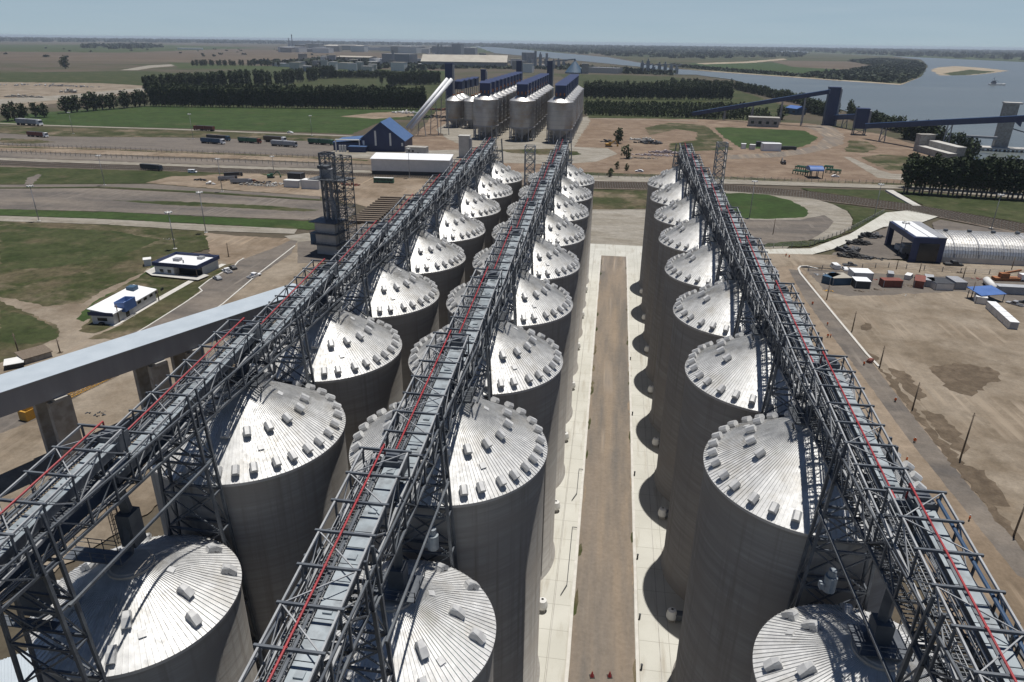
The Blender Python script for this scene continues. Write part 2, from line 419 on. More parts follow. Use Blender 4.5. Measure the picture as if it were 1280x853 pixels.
R_('road', [(-200, 183), (0, 189.5), (120, 194), (300, 201), (465, 207), (465, 213), (300, 207.5), (120, 201), (0, 197), (-200, 190)], 'asphalt')
R_('pale_strip', [(-200, 190), (0, 197.5), (120, 201.5), (300, 208), (465, 213.5), (465, 216.5), (300, 211), (120, 205), (0, 201), (-200, 194)], 'road_pale')
R_('rail_bed', [(-200, 194), (0, 201.5), (120, 205.5), (300, 211.5), (465, 217), (520, 219), (520, 225), (465, 222), (300, 217), (120, 213), (0, 209), (-200, 201)], 'ballast')
R_('grass_strip', [(-200, 201), (0, 209), (120, 212), (260, 216), (330, 219), (230, 224), (190, 230), (120, 230), (0, 231), (-200, 226)], 'grass')
R_('worn_track', [(36, 222), (48, 218), (52, 219), (42, 231), (30, 231)], 'gravel')
R_('dirt_yard', [(182, 229), (215, 221), (300, 217), (420, 219), (520, 222), (545, 226), (500, 268), (400, 246), (290, 238)], 'dirt')
R_('grass_strip', [(205, 217.5), (262, 217.5), (258, 220), (214, 221)], 'grass_dry')
R_('grass_strip', [(325, 217.5), (372, 219), (366, 221), (332, 220)], 'grass_dry')
R_('road', [(-200, 226), (0, 231.5), (190, 230.5), (290, 239), (400, 246), (400, 251), (250, 240.5), (120, 235), (0, 235), (-200, 230)], 'gravel')
strip('verge', [(-200, 231), (0, 235.5), (130, 234.5), (250, 240.5), (400, 250.5)], 3, MT['grass'])
R_('lorry_park', [(-200, 232), (0, 236.5), (120, 236), (250, 242.5), (402, 252), (445, 262), (430, 280), (395, 276), (260, 271), (130, 265), (0, 262), (-200, 257)], 'asphalt')
R_('verge', [(140, 251), (220, 252.5), (330, 257.5), (400, 263), (380, 265), (300, 261), (200, 256)], 'grass')
R_('verge', [(-200, 257), (0, 262), (130, 265.5), (260, 271.5), (402, 277.5), (396, 288), (260, 281), (130, 274), (0, 270), (-200, 264)], 'grass_deep')
R_('service_road', [(-200, 264), (0, 270.5), (130, 274.5), (260, 281.5), (372, 287), (368, 293), (250, 289), (130, 281), (0, 277), (-200, 270)], 'road_pale')
R_('grass_field', [(-200, 270), (0, 277.5), (130, 281.5), (258, 290), (272, 300), (262, 312), (232, 318), (190, 345), (150, 372), (112, 402), (80, 430), (0, 470), (-200, 560)], 'grass_dry')
R_('grass_patch', [(0, 283), (140, 289), (200, 300), (150, 322), (60, 336), (0, 338)], 'grass')
R_('grass_patch', [(0, 388), (40, 396), (72, 412), (74, 424), (40, 432), (0, 428)], 'grass')
R_('dirt_track', [(196, 325), (180, 342), (128, 364), (105, 380), (60, 384), (0, 372), (0, 376), (35, 392), (72, 408), (80, 432), (104, 420), (108, 398), (140, 370), (190, 344)], 'dirt_yard')
R_('grass_patch', [(95, 400), (118, 378), (172, 350), (195, 330), (196, 345), (150, 370), (116, 390), (112, 405)], 'grass_deep')
# office forecourt and road on the left
R_('dirt_yard', [(-300, 640), (-60, 500), (0, 455), (70, 425), (110, 400), (150, 395), (262, 330), (300, 318), (372, 298), (398, 330), (190, 640), (-300, 900)], 'dirt_yard')
R_('grass_patch', [(112, 402), (118, 380), (165, 352), (196, 336), (222, 318), (262, 325), (262, 340), (205, 374), (160, 402), (118, 418), (98, 415)], 'grass_dry')
R_('dirt_verge', [(258, 292), (300, 296), (368, 299), (340, 318), (300, 326), (290, 333), (262, 318)], 'dirt')
R_('grass_verge', [(150, 408), (205, 372), (262, 336), (294, 330), (262, 350), (250, 364), (228, 381), (186, 409), (150, 425), (110, 425)], 'grass_dry')
R_('forecourt', [(355, 296), (402, 290), (402, 302), (372, 305)], 'road_pale')
R_('road', [(292, 333), (299, 327), (312, 322), (340, 312), (364, 301), (372, 302), (364, 318), (320, 348), (279, 381), (230, 415), (165, 455), (60, 520), (-40, 560), (-60, 530), (60, 470), (150, 425), (187, 407), (229, 381), (252, 365), (249, 361), (262, 350)], 'asphalt')
strip('kerb', [(369, 308), (320, 346), (279, 381), (230, 415)], .5, MT['kerb'], h=.14)
strip('kerb', [(305, 324), (298, 328), (294, 333), (262, 351), (249, 361), (253, 365), (229.6, 381), (187, 408), (150, 430)], .5, MT['kerb'], h=.14)
strip('footpath', [(140, 409), (144, 407), (197, 376), (250, 346), (280, 331)], 2.2, MT['kerb'])
R_('dirt_yard', [(230, 415), (279, 381), (350, 330), (372, 316), (398, 312), (398, 330), (330, 470), (190, 640), (0, 760), (-300, 900), (-300, 640), (-40, 560), (60, 520), (165, 455)], 'dirt_yard')
R_('forecourt', [(372, 304), (402, 300), (500, 262), (470, 285), (420, 330), (372, 330)], 'gravel')
# behind the banks: silo yard
R_('grass_field', [(700, 93), (840, 96), (905, 108), (1000, 138), (965, 152), (735, 149), (728, 120)], 'grass')
R_('dirt_yard', [(465, 200), (500, 192), (545, 140), (620, 132), (735, 148), (900, 150), (1010, 155), (1100, 168), (1190, 196), (1230, 232), (1120, 234), (905, 228), (740, 226), (640, 215), (560, 215), (465, 215)], 'dirt_red')
R_('yard_road', [(410, 192), (420, 187), (505, 190), (620, 186), (690, 183), (760, 186), (772, 193), (745, 203), (700, 206), (560, 203), (465, 199), (415, 197)], 'road_pale')
R_('grass_oval', [(622, 188), (690, 186.5), (722, 190), (726, 194), (705, 196), (640, 192)], 'grass_dry')
R_('concrete_apron', [(545, 163), (560, 153), (640, 158), (735, 146), (738, 152), (716, 186), (590, 186), (560, 175)], 'road_pale')
strip('pale_strip', [(730, 148.5), (800, 150), (872, 152)], 4, MT['road_pale'])
R_('grass_field', [(838, 154), (880, 157), (890, 163), (916, 188), (835, 191), (838, 180), (870, 176), (872, 166), (846, 162), (812, 170), (806, 160)], 'grass_dry')
R_('grass_field', [(893, 160.5), (909, 159.6), (1005, 164), (1022, 172.5), (1012, 181), (986, 188), (926, 186), (905, 172)], 'grass_deep')
R_('dirt_track', [(1012, 157), (1036, 156), (1055, 169), (1053, 181), (1020, 191), (977, 197), (905, 200), (905, 195), (960, 192), (1000, 187), (1022, 182), (1030, 172.5), (1020, 164), (1003, 158)], 'track')
R_('grass_patch', [(1062, 176), (1085, 178), (1098, 186), (1080, 192), (1056, 190)], 'grass_dry')
R_('grass_field', [(1076, 198), (1100, 194), (1145, 196), (1190, 202), (1175, 212), (1110, 214)], 'grass_dry')
R_('pale_road', [(1054, 196.6), (1063, 197.5), (1099, 213.4), (1115, 218), (1140, 219), (1290, 232), (1290, 237), (1125, 226), (1097, 223)], 'road_pale')
R_('verge', [(730, 216), (820, 219), (905, 222), (1125, 230), (1280, 240), (1280, 242), (1125, 233), (905, 226), (730, 221)], 'grass_dry')
R_('road', [(560, 213), (735, 220), (905, 225), (1125, 232.5), (1290, 243), (1290, 250), (1125, 237), (905, 230.5), (735, 227), (560, 219)], 'road_pale')
R_('rail_bed', [(560, 219.5), (735, 227), (905, 231), (1010, 240), (1140, 257), (1290, 283), (1290, 297), (1140, 266), (1010, 250), (905, 240), (735, 237), (560, 228)], 'ballast')
R_('grass_strip', [(735, 237.5), (905, 241), (905, 243), (820, 262), (735, 263)], 'grass_dry')
R_('grass_field', [(1000, 236), (1105, 239), (1108, 242), (1137, 257), (1060, 246), (1012, 240)], 'grass')
R_('grass_field', [(1118, 239), (1200, 245), (1300, 252), (1300, 284), (1240, 273), (1154, 259)], 'grass')
strip('loading_ramp', [(1111, 239.5), (1146, 259.5)], 4.2, MT['conc_lt'], h=.5)
R_('paved_apron', [(735, 263), (812, 263), (930, 258), (930, 300), (1000, 300), (975, 318), (735, 318)], 'road_pale')
R_('paved_loop', [(905, 240), (924, 241), (962, 242), (1012, 248), (1041, 256.5), (1059, 265), (1066, 276), (1063, 287), (1048, 295), (1031, 301), (990, 300), (930, 280), (900, 262)], 'road_pale')
R_('grass_oval', [(895, 243), (930, 242.5), (960, 244.5), (988, 251.5), (1005, 260), (1011, 268), (1004, 273), (962, 275), (930, 274), (890, 268)], 'grass_deep')
R_('parking_lot', [(905, 276), (965, 276), (1000, 276), (1030, 270), (1042, 278), (1034, 288), (1022, 296), (1010, 302), (960, 309), (905, 309)], 'asphalt')
R_('grass_verge', [(1042, 257), (1065, 258), (1116, 267), (1072, 288), (1046, 298), (1010, 309), (950, 310), (960, 305), (1032, 301), (1049, 295), (1064, 287.5), (1067, 276), (1060, 265)], 'grass')
R_('rubble_ground', [(1035, 322), (1075, 300), (1110, 285), (1145, 285), (1150, 300), (1130, 325)], 'gravel')
R_('loading_ramp', [(955, 313), (1013, 312), (1062, 294), (1107, 267), (1137, 264), (1172, 272), (1150, 280), (1104, 285), (1040, 313), (1013, 320), (955, 319)], 'slab', jag=0)
R_('parking_lot', [(1165, 280), (1175, 276), (1290, 296), (1290, 310), (1170, 296)], 'gravel')
R_('cross_road', [(940, 318), (1035, 320), (1130, 328), (1290, 334), (1290, 352), (1110, 344), (1000, 334), (955, 340)], 'dirt_yard')
R_('works_yard', [(1000, 336), (1110, 343), (1290, 351), (1500, 370), (1500, 900), (1270, 715), (1180, 592), (1084, 470), (1066, 450), (1024, 392)], 'dirt_yard')
R_('gravel_yard', [(1008, 338), (1110, 344), (1290, 352), (1290, 385), (1200, 366), (1060, 372), (1030, 366)], 'gravel')
R_('wet_patch', [(1160, 462), (1190, 456), (1236, 461), (1250, 470), (1247, 480), (1232, 484), (1214, 498), (1186, 490), (1172, 474)], 'dirt_dark', jag=1.4)
for pts in ([(1062, 432), (1078, 436), (1098, 452), (1094, 456), (1070, 444)], [(1110, 462), (1130, 466), (1158, 498), (1150, 504), (1128, 488)], [(1150, 516), (1176, 520), (1212, 562), (1204, 570), (1186, 560)], [(1198, 582), (1230, 590), (1252, 618), (1262, 636), (1240, 634), (1222, 616)], [(1080, 405), (1088, 407), (1086, 418), (1076, 414)]):
    R_('soil_heap', pts, 'dirt_dark', jag=1.4)
# road down the right side of the right bank
R_('dirt_shoulder', [(955, 336), (1000, 334), (1010, 350), (1290, 712), (1500, 980), (1300, 980), (1020, 460), (960, 345)], 'dirt')
R_('road', [(985, 338), (1000, 340), (1035, 388), (1090, 456), (1150, 535), (1220, 622), (1290, 705), (1330, 752), (1270, 722), (1205, 640), (1135, 552), (1080, 476), (1035, 416), (1005, 375)], 'asphalt')
R_('soil_berm', [(1098, 462), (1120, 478), (1142, 512), (1200, 578), (1262, 660), (1290, 695), (1284, 700), (1225, 628), (1160, 546), (1120, 494)], 'dirt_dark', jag=1.2)
strip('kerb', [(1022, 338), (1008, 334.5), (1000, 335), (997.5, 338), (1000, 344), (1030, 381), (1083, 445.5), (1098, 461)], .7, MT['kerb'], h=.2)
# concrete between and under the silo banks, dirt road down the middle
region('pavement', [(-30, 15), (37, 15), (37, 285), (-30, 285)], MT['slab'], z=.75, jag=0, world=True)
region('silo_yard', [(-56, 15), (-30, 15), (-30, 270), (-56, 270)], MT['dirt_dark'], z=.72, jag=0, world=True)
region('dirt_road', [(-.95, 15), (7.7, 15), (8.35, 268), (-1.35, 268)], MT['track'], z=.77, world=True, jag=.25)
for xa, xb in ((-1.2, -1.65), (7.95, 8.65)):
    strip('kerb', [(xa, 15), (xb, 268)], .45, MT['kerb'], world=True, h=.9)
for xa, xb in ((-3.9, -4.3), (11.2, 11.4)):
    strip('drain_joint', [(xa, 15), (xb, 272)], .1, MT['conc'], world=True, z=.765)
# weeds and spilled soil along the edges of the dirt road
random.seed(3)
for k in range(30):
    y = 55 + k*7 + random.uniform(-3, 3); sd_ = k % 2; x = (-.75 if sd_ else 7.75) + (.7*(y-40)/230 if not sd_ else -.4*(y-40)/230); l = random.uniform(3, 9); w2 = random.uniform(.18, .5)
    region('weeds', [(x-w2*.5, y), (x+w2*.5, y+l*.1), (x+w2, y+l*.5), (x+w2*.4, y+l), (x-w2*.4, y+l*.8)], MT['grass_dry' if random.random() < .6 else 'dirt'], z=.785+k*.001, world=True, jag=.8, step=4)
# river, islands
R_('river', [(590, 57), (640, 61), (760, 72), (843, 86.5), (894, 90.6), (1025, 100), (1126, 107), (1152, 96), (1160, 83), (1152, 75), (1110, 70), (1010, 66), (1137, 71.5), (1280, 78), (1700, 92), (1700, 400), (1400, 262), (1290, 236), (1235, 232), (1222, 206), (1205, 185), (1140, 165), (1095, 150), (1040, 135), (960, 112), (915, 100), (870, 94), (840, 93.5), (800, 84), (700, 74), (620, 67)], 'water', jag=.5)
R_('river', [(800, 61.5), (900, 61), (925, 62), (900, 63), (820, 63)], 'water', jag=.4)
R_('river', [(950, 65), (990, 62.5), (1012, 64), (1010, 66), (1000, 67)], 'water', jag=.4)
R_('island', [(842, 85), (894, 90), (1025, 99.4), (1126, 106.3), (1151, 96), (1159, 83), (1151, 75.5), (1100, 71), (1010, 66.6), (957, 64.5), (820, 66), (760, 70)], 'island')
R_('sand_bar', [(842, 85.6), (894, 90.5), (1025, 99.9), (1126, 107), (1152, 96.4), (1126, 105.6), (1025, 98.8), (894, 89.6)], 'sand', jag=.3)
R_('island_meadow', [(860, 80), (960, 79), (1060, 85), (1040, 93), (960, 91), (880, 86)], 'grass_deep')
R_('island_meadow', [(960, 76), (1060, 77), (1095, 82), (1060, 88), (990, 84)], 'field_brown')
R_('sand_bar', [(870, 79.5), (930, 77.5), (980, 73.5), (984, 75), (940, 79), (880, 81)], 'sand')
R_('sand_island', [(1163, 88), (1172, 85), (1194, 83), (1230, 85.5), (1261, 89), (1240, 92), (1212, 94.5), (1175, 95)], 'sand')
R_('island_meadow', [(1178, 92.5), (1212, 87.5), (1244, 90), (1215, 94), (1190, 95)], 'grass')
# ================================================================ the three banks of concrete silos
RS, EAVE, CONE, SP = 11.0, 35.76, 6.4, 24.047
BANKS = [('left', -40.485, 66.22), ('middle', -16.19, 66.52), ('right', 23.663, 67.44)]
OUTER = [-79, -69, -59, -46, -36, -25, -15, -4, 7, 20, 31, 45, 57, 69, 81]
INNER = [-79, -60, -40, -20, 1, 22]

def roof_mesh(name, R, h, r0, nseg, over=.25):
    mb = MB(); tone = []
    sl = h/(R-r0)
    Ro = R+over
    for i in range(nseg):
        a0, a1 = 2*PI*i/nseg, 2*PI*(i+1)/nseg
        t = random.random()
        # two sheets per panel, lapped
        rm = r0 + (Ro-r0)*random.choice((.36, .42, .62))
        for ra, rb, dz in ((r0, rm, .0), (rm, Ro, .02)):
            za, zb = (R-ra)*sl+dz, (R-rb)*sl+dz
            mb.add([(ra*math.cos(a0), ra*math.sin(a0), za), (rb*math.cos(a0), rb*math.sin(a0), zb), (rb*math.cos(a1), rb*math.sin(a1), zb), (ra*math.cos(a1), ra*math.sin(a1), za)], [(0, 1, 2, 3)])
            tone.append(min(1, max(0, t*.7 + random.random()*.4)))
    for i in range(nseg):        # standing seams
        a = 2*PI*i/nseg; c, s = math.cos(a), math.sin(a)
        p = Vector((r0*c, r0*s, (R-r0)*sl+.05)); q = Vector((Ro*c, Ro*s, (R-Ro)*sl+.07))
        n0 = len(mb.f); mb.bar(p, q, .035, .085); tone += [.3]*(len(mb.f)-n0)
    me = mb.mesh(name, MT['roof'])
    at = me.attributes.new('tone', 'FLOAT', 'FACE'); at.data.foreach_set('value', tone)
    return me

def vent_mesh(L=1.0, W=.74, H=.78):
    """hooded ventilator: low neck with an overhanging six-sided hood that opens downhill"""
    mb = MB()
    mb.box(-L*.45, L*.3, -W*.36, W*.36, -.3, H*.5)
    prof = [(-W*.5, H*.22), (W*.5, H*.22), (W*.56, H*.62), (W*.3, H), (-W*.3, H), (-W*.56, H*.62)]
    n = len(prof); x0, x1 = -L*.5, L*.5
    vs = [(x0, y, z) for y, z in prof] + [(x1, y, z-.02) for y, z in prof]
    mb.add(vs, [tuple(range(n)), tuple(reversed(range(n, 2*n)))] + [(i, n+i, n+(i+1) % n, (i+1) % n) for i in range(n)])
    return mb.mesh('vent', MT['vent'])
def low_vent_mesh():
    mb = MB()
    mb.box(-.55, .35, -.42, .42, -.3, .75)
    mb.hexa([(.3, -.45, .3), (1.25, -.45, .05), (1.25, .45, .05), (.3, .45, .3), (.3, -.45, .95), (1.3, -.45, .62), (1.3, .45, .62), (.3, .45, .95)])
    mb.hexa([(-.6, -.46, .72), (.32, -.46, .72), (.32, .46, .72), (-.6, .46, .72), (-.45, -.3, 1.02), (.3, -.4, .95), (.3, .4, .95), (-.45, .3, 1.02)])
    return mb.mesh('vent', MT['vent'])

def make_silo(name, R, eave, h, vents, vm, nseg, r0=1.25):
    t = thing(name, 'silo', 'silo', (0, 0, 0))
    mb = MB()
    mb.lathe([(R+.35, 0), (R+.35, .9), (R, 1.0), (R, eave-.02)], 128)
    part('wall', mb, MT['silo'], t, True)
    mb = MB()
    mb.lathe([(R+.02, eave-.55), (R+.2, eave-.5), (R+.2, eave-.12), (R+.02, eave-.06)], 128)
    part('eave_ring', mb, MT['eave'], t)
    ro = D.objects.new('roof', roof_mesh('roof', R, h, r0, nseg)); col.objects.link(ro); ro.parent = t; ro.location = (0, 0, eave)
    mb = MB()
    zt = eave + h
    mb.lathe([(r0+.28, zt-.32), (r0+.28, zt+.16), (r0+.1, zt+.2), (r0, zt+.3), (.02, zt+.34)], 28)
    part('apex_cap', mb, MT['cap'], t)
    sl = math.atan2(h, R-r0)
    for a, r, flip in vents:
        an = rad(a)
        v = D.objects.new('vent', vm); col.objects.link(v); v.parent = t
        v.location = (r*math.cos(an), r*math.sin(an), eave + (R-r)*h/(R-r0) + .02)
        # turn so that local +x runs downhill and local z is the roof normal
        if R < 10: v.scale = (.78, .78, .8)
        v.rotation_euler = (Matrix.Rotation(an, 3, 'Z') @ Matrix.Rotation(sl, 3, 'Y')).to_euler()
    for a, r in ((-52, 8.2), (12, 4.2), (140, 8.0)):
        an = rad(a); r *= R/11; mb = MB(); mb.box(-.32, .32, -.32, .32, -.1, .16)
        o = part('roof_hatch', mb, MT['vent'], t); o.location = (r*math.cos(an), r*math.sin(an), eave + (R-r)*h/(R-r0)+.02)
        o.rotation_euler = (Matrix.Rotation(an, 3, 'Z') @ Matrix.Rotation(sl, 3, 'Y')).to_euler()
    return t
BIGV = [(a+k, 10.15, 0) for k in (0, 180) for a in OUTER] + [(a+k, 6.5, 0) for k in (0, 180) for a in INNER]
LOWV = [(a, r, 0) for a, r in ((-112, 7.2), (-62, 5.0), (-70, 7.4), (-20, 7.3), (-8, 5.2), (28, 7.6), (55, 7.0), (118, 7.2), (172, 5.0), (188, 7.4), (-150, 7.2), (-128, 4.9))]
vm = vent_mesh()
big = make_silo('concrete_silo', RS, EAVE, CONE, BIGV, vm, 150)
low = make_silo('concrete_silo', 8.8, 29.8, 3.8, LOWV, low_vent_mesh(), 112, 1.7)
GROUPS = {'left': 'silos of the left row under the gallery', 'middle': 'silos of the middle row under the gallery', 'right': 'silos of the right row under the gallery'}
used_b = used_l = False
for bn, X0, Y2 in BANKS:
    for i in range(8):
        lab = f'tall concrete silo with metal cone roof, {ORD[i]} tall one from the camera, {bn} row'
        loc = (X0, Y2+SP*i, 0)
        if not used_b: big.location = loc; big['label'] = lab; big['group'] = GROUPS[bn]; used_b = True
        else: dup(big, lab, loc, 0, GROUPS[bn])
    lab = f'low small concrete silo with few large vents at the near end of the {bn} row'
    loc = (X0 + {'left': -.8, 'middle': -.2, 'right': .2}[bn], 45.0, 0)
    if not used_l: low.location = loc; low['label'] = lab; low['group'] = 'low silos at the near end of each row'; used_l = True
    else: dup(low, lab, loc, rad({'middle': 14, 'right': 200}[bn]), 'low silos at the near end of each row')

# ================================================================ conveyor galleries over the silos
BAY = SP/8
HW = 1.85                 # half width of the light conveyor frame
ZH, ZT = 48.35, 45.75     # top of a conveyor frame at its head and at its tail
FH = 2.35                 # frame height
def rail(mb, p, q, posts=2.0, h=1.05):
    p, q = Vector(p), Vector(q); L = (q-p).length; n = max(1, int(L/posts))
    up = Vector((0, 0, h))
    mb.bar(p+up, q+up, .06); mb.bar(p+up*.55, q+up*.55, .05)
    for i in range(n+1):
        a = p.lerp(q, i/n); mb.bar(a, a+up, .06)

def frame_section():
    """one inclined conveyor section, running from y=-SP (tail) to y=0 (head); z relative to the head's frame top"""
    t = []
    dz = (ZT-ZH)/SP
    Z = lambda y: -(-y)*(-dz) if False else dz*(-y)
    n = 8
    f = MB(); br = MB(); cb = MB()
    ys = [-BAY*i for i in range(n+1)]
    for s in (-1, 1):
        x = s*HW
        f.bar((x, 0, 0), (x, -SP, Z(-SP)), .13, .18); f.bar((x, 0, -FH), (x, -SP, Z(-SP)-FH), .2, .24)
        for i, y in enumerate(ys):
            if i < n:
                y2 = ys[i+1]
                a, b = ((x, y, Z(y)-FH), (x, y2, Z(y2))) if i % 2 == 0 else ((x, y, Z(y)), (x, y2, Z(y2)-FH))
                br.bar(a, b, .09)
    for i, y in enumerate(ys):
        if i < n and i % 2 == 1:
            y2 = ys[i+1]; br.bar((-HW, y, Z(y)), (HW, y2, Z(y2)), .08)
        elif i < n and i % 4 == 0:
            y2 = ys[i+1]; br.bar((HW, y, Z(y)), (-HW, y2, Z(y2)), .08)
    t.append(('frame_chord', f, 'steel')); 
    for x in (-HW, HW): cb.bar((x, 0, 0), (x, 0, -FH), .14, .14)
    cb.bar((-HW-.3, 0, .06), (HW+.3, 0, .06), .17, .2); cb.bar((-HW-.2, 0, -FH), (HW+.2, 0, -FH), .16, .2)
    for y in ys: t.append(('cross_frame', cb, 'steel_shaded', (0, y, Z(y))))
    t.append(('bracing', br, 'steel'))
    c = MB(); x0, x1 = .1, 1.4
    zb, zt = -FH+.45, -FH+1.25
    c.hexa([(x0, -SP-1.2, Z(-SP-1.2)+zb), (x1, -SP-1.2, Z(-SP-1.2)+zb), (x1, .8, Z(.8)+zb), (x0, .8, Z(.8)+zb), (x0, -SP-1.2, Z(-SP-1.2)+zt), (x1, -SP-1.2, Z(-SP-1.2)+zt), (x1, .8, Z(.8)+zt), (x0, .8, Z(.8)+zt)])
    lid = MB()
    for k in range(17):      # lid plates lapped end to end, bolted flanges between them
        y0 = -SP-1 + k*SP/16.5; y1 = y0 + SP/16.5-.07
        lid.hexa([(x0-.06, y0, Z(y0)+zt+.004), (x1+.06, y0, Z(y0)+zt+.004), (x1+.06, y1, Z(y1)+zt+.004), (x0-.06, y1, Z(y1)+zt+.004), (x0-.06, y0, Z(y0)+zt+.07), (x1+.06, y0, Z(y0)+zt+.07), (x1+.06, y1, Z(y1)+zt+.07), (x0-.06, y1, Z(y1)+zt+.07)])
        if k % 3 == 1: lid.box(x0+.35, x1-.35, y0+.3, y0+.8, Z(y0)+zt+.05, Z(y0)+zt+.24)
    t.append(('conveyor_casing', c, 'steel_shaded')); t.append(('conveyor_lid', lid, 'lid'))
    w_ = MB()
    for k in range(80):      # open grating: slats with gaps
        y0 = -SP + k*SP/80; y1 = y0+.07
        w_.hexa([(-1.55, y0, Z(y0)-FH+.2), (-.42, y0, Z(y0)-FH+.2), (-.42, y1, Z(y1)-FH+.2), (-1.55, y1, Z(y1)-FH+.2), (-1.55, y0, Z(y0)-FH+.26), (-.42, y0, Z(y0)-FH+.26), (-.42, y1, Z(y1)-FH+.26), (-1.55, y1, Z(y1)-FH+.26)])
    for xx in (-1.55, -.98, -.42): w_.bar((xx, 0, -FH+.2), (xx, -SP, Z(-SP)-FH+.2), .07, .1)
    t.append(('walkway', w_, 'grating'))
    h = MB(); rail(h, (-1.62, 0, -FH+.26), (-1.62, -SP, Z(-SP)-FH+.26)); rail(h, (-.3, 0, -FH+.26), (-.3, -SP, Z(-SP)-FH+.26))
    t.append(('handrail', h, 'steel'))
    p = MB(); p.cyl((-.22, .5, .27), (-.22, -SP-.6, Z(-SP-.6)+.27), .075, 8); p.cyl((-.22, .5, .27), (-.22, .5, -1.6), .075, 8)
    for i in range(0, 9, 2): p.cyl((-.22, ys[i], Z(ys[i])+.27), (-.22, ys[i]-.001, Z(ys[i])+.27+.001), .14, 8) if False else p.bar((-.34, ys[i], Z(ys[i])+.2), (-.1, ys[i], Z(ys[i])+.2), .1)
    t.append(('fire_pipe', p, 'red'))
    k_ = MB()
    k_.hexa([(-.1, -SP, Z(-SP)-.42), (.08, -SP, Z(-SP)-.42), (.08, 0, -.42), (-.1, 0, -.42), (-.1, -SP, Z(-SP)-.34), (.08, -SP, Z(-SP)-.34), (.08, 0, -.34), (-.1, 0, -.34)])
    k_.cyl((1.62, 0, -.5), (1.62, -SP, Z(-SP)-.5), .05, 6)
    for xx in (-.75, -1.1): k_.cyl((xx, 0, -.45), (xx, -SP, Z(-SP)-.45), .03, 6)
    t.append(('cable_tray', k_, 'steel_shaded'))
    hd = MB()                # head box with drive and drop to the next tail
    hd.box(-.2, 1.45, -.6, 1.1, -FH+.2, -FH+1.7); hd.box(.1, 1.1, -.35, .85, -FH+1.7, -FH+2.05)
    hd.box(-1.3, -.35, -.4, .55, -FH+.55, -FH+1.15); hd.cyl((-1.25, .05, -FH+1.25), (-.5, .05, -FH+1.25), .26, 10)
    t.append(('head_drive', hd, 'steel_shaded'))
    return t
SECT = []; _done = {}
for e in frame_section():
    if id(e[1]) not in _done: _done[id(e[1])] = e[1].mesh(e[0], MT[e[2]])
    SECT.append((e[0], _done[id(e[1])], e[3] if len(e) > 3 else (0, 0, 0)))
MW, ZB, ZC2 = 2.15, 42.95, 45.5     # main bridge: half width, chord heights

def main_bridge(y0, y1):
    n = int(round((y1-y0)/BAY)); f = MB(); b = MB(); g = MB(); r = MB()
    ys = [y0 + (y1-y0)*i/n for i in range(n+1)]
    for s in (-1, 1):
        f.bar((s*MW, y0, ZC2), (s*MW, y1, ZC2), .15, .18); f.bar((s*MW, y0, ZB), (s*MW, y1, ZB), .18, .26)
        f.bar((s*1.2, y0, ZB), (s*1.2, y1, ZB), .18, .24)
        for i, y in enumerate(ys):
            f.bar((s*MW, y, ZB), (s*MW, y, ZC2), .16)
            if i < n:
                y2 = ys[i+1]
                b.bar((s*MW, y, ZB if i % 2 else ZC2), (s*MW, y2, ZC2 if i % 2 else ZB), .11)
        if s < 0:
            [g.box(-MW, -MW+.9, y0+j*.4, y0+j*.4+.09, ZB+.17, ZB+.23) for j in range(int((y1-y0)/.4))]; g.bar((-MW+.02, y0, ZB+.15), (-MW+.02, y1, ZB+.15), .08); g.bar((-MW+.88, y0, ZB+.15), (-MW+.88, y1, ZB+.15), .08); rail(r, (-MW+.9, y0, ZB+.23), (-MW+.9, y1, ZB+.23), 3.0)
        else:
            for xx in (1.3, 1.5, 1.75): r.bar((xx, y0, ZB+.35), (xx, y1, ZB+.35), .07)
    for i, y in enumerate(ys):
        f.bar((-MW, y, ZB), (MW, y, ZB), .18, .24)
        if i < n:
            y2 = ys[i+1]
            b.bar((-MW, y, ZB-.05), (MW, y2, ZB-.05), .09); b.bar((MW, y, ZB-.06), (-MW, y2, ZB-.06), .09)
        # outriggers tying the bridge chords to the conveyor frame
        if i % 2 == 0:
            for s in (-1, 1): b.bar((s*MW, y, ZC2), (s*HW, y, ZC2+.5), .1)
    return f, b, g, r

def trestle_mesh():
    mb = MB(); zt = 42.8
    top, mid, bot = 2.35, 3.0, 4.6
    L = {}
    for sx in (-1, 1):
        for sy in (-1, 1):
            L[sx, sy] = lambda z, sx=sx, sy=sy: Vector((sx*(top+(bot-top)*(zt-z)/zt), sy*(.75), z))
            mb.bar(L[sx, sy](0), L[sx, sy](zt), .27, .27)
    lev = [zt, 39.2, 35.4, 31, 26, 20.5, 14.5, 8, 1.5]
    for k, z in enumerate(lev):
        for sy in (-1, 1): mb.bar(L[-1, sy](z), L[1, sy](z), .2, .22)
        for sx in (-1, 1): mb.bar(L[sx, -1](z), L[sx, 1](z), .16)
        if k+1 < len(lev):
            z2 = lev[k+1]
            for sy in (-1, 1):
                mb.bar(L[-1, sy](z), L[1, sy](z2), .13); mb.bar(L[1, sy](z), L[-1, sy](z2), .13)
            for sx in (-1, 1): mb.bar(L[sx, -1](z), L[sx, 1](z2), .1)
    # legs raking up to the conveyor frame above the bridge
    for sx in (-1, 1): 
        for sy in (-1, 1): mb.bar((sx*top, sy*.75, zt), (sx*2.05, sy*.75, 47.0), .2)
    return mb.mesh('trestle', MT['steel_shaded'])
TREST = trestle_mesh()
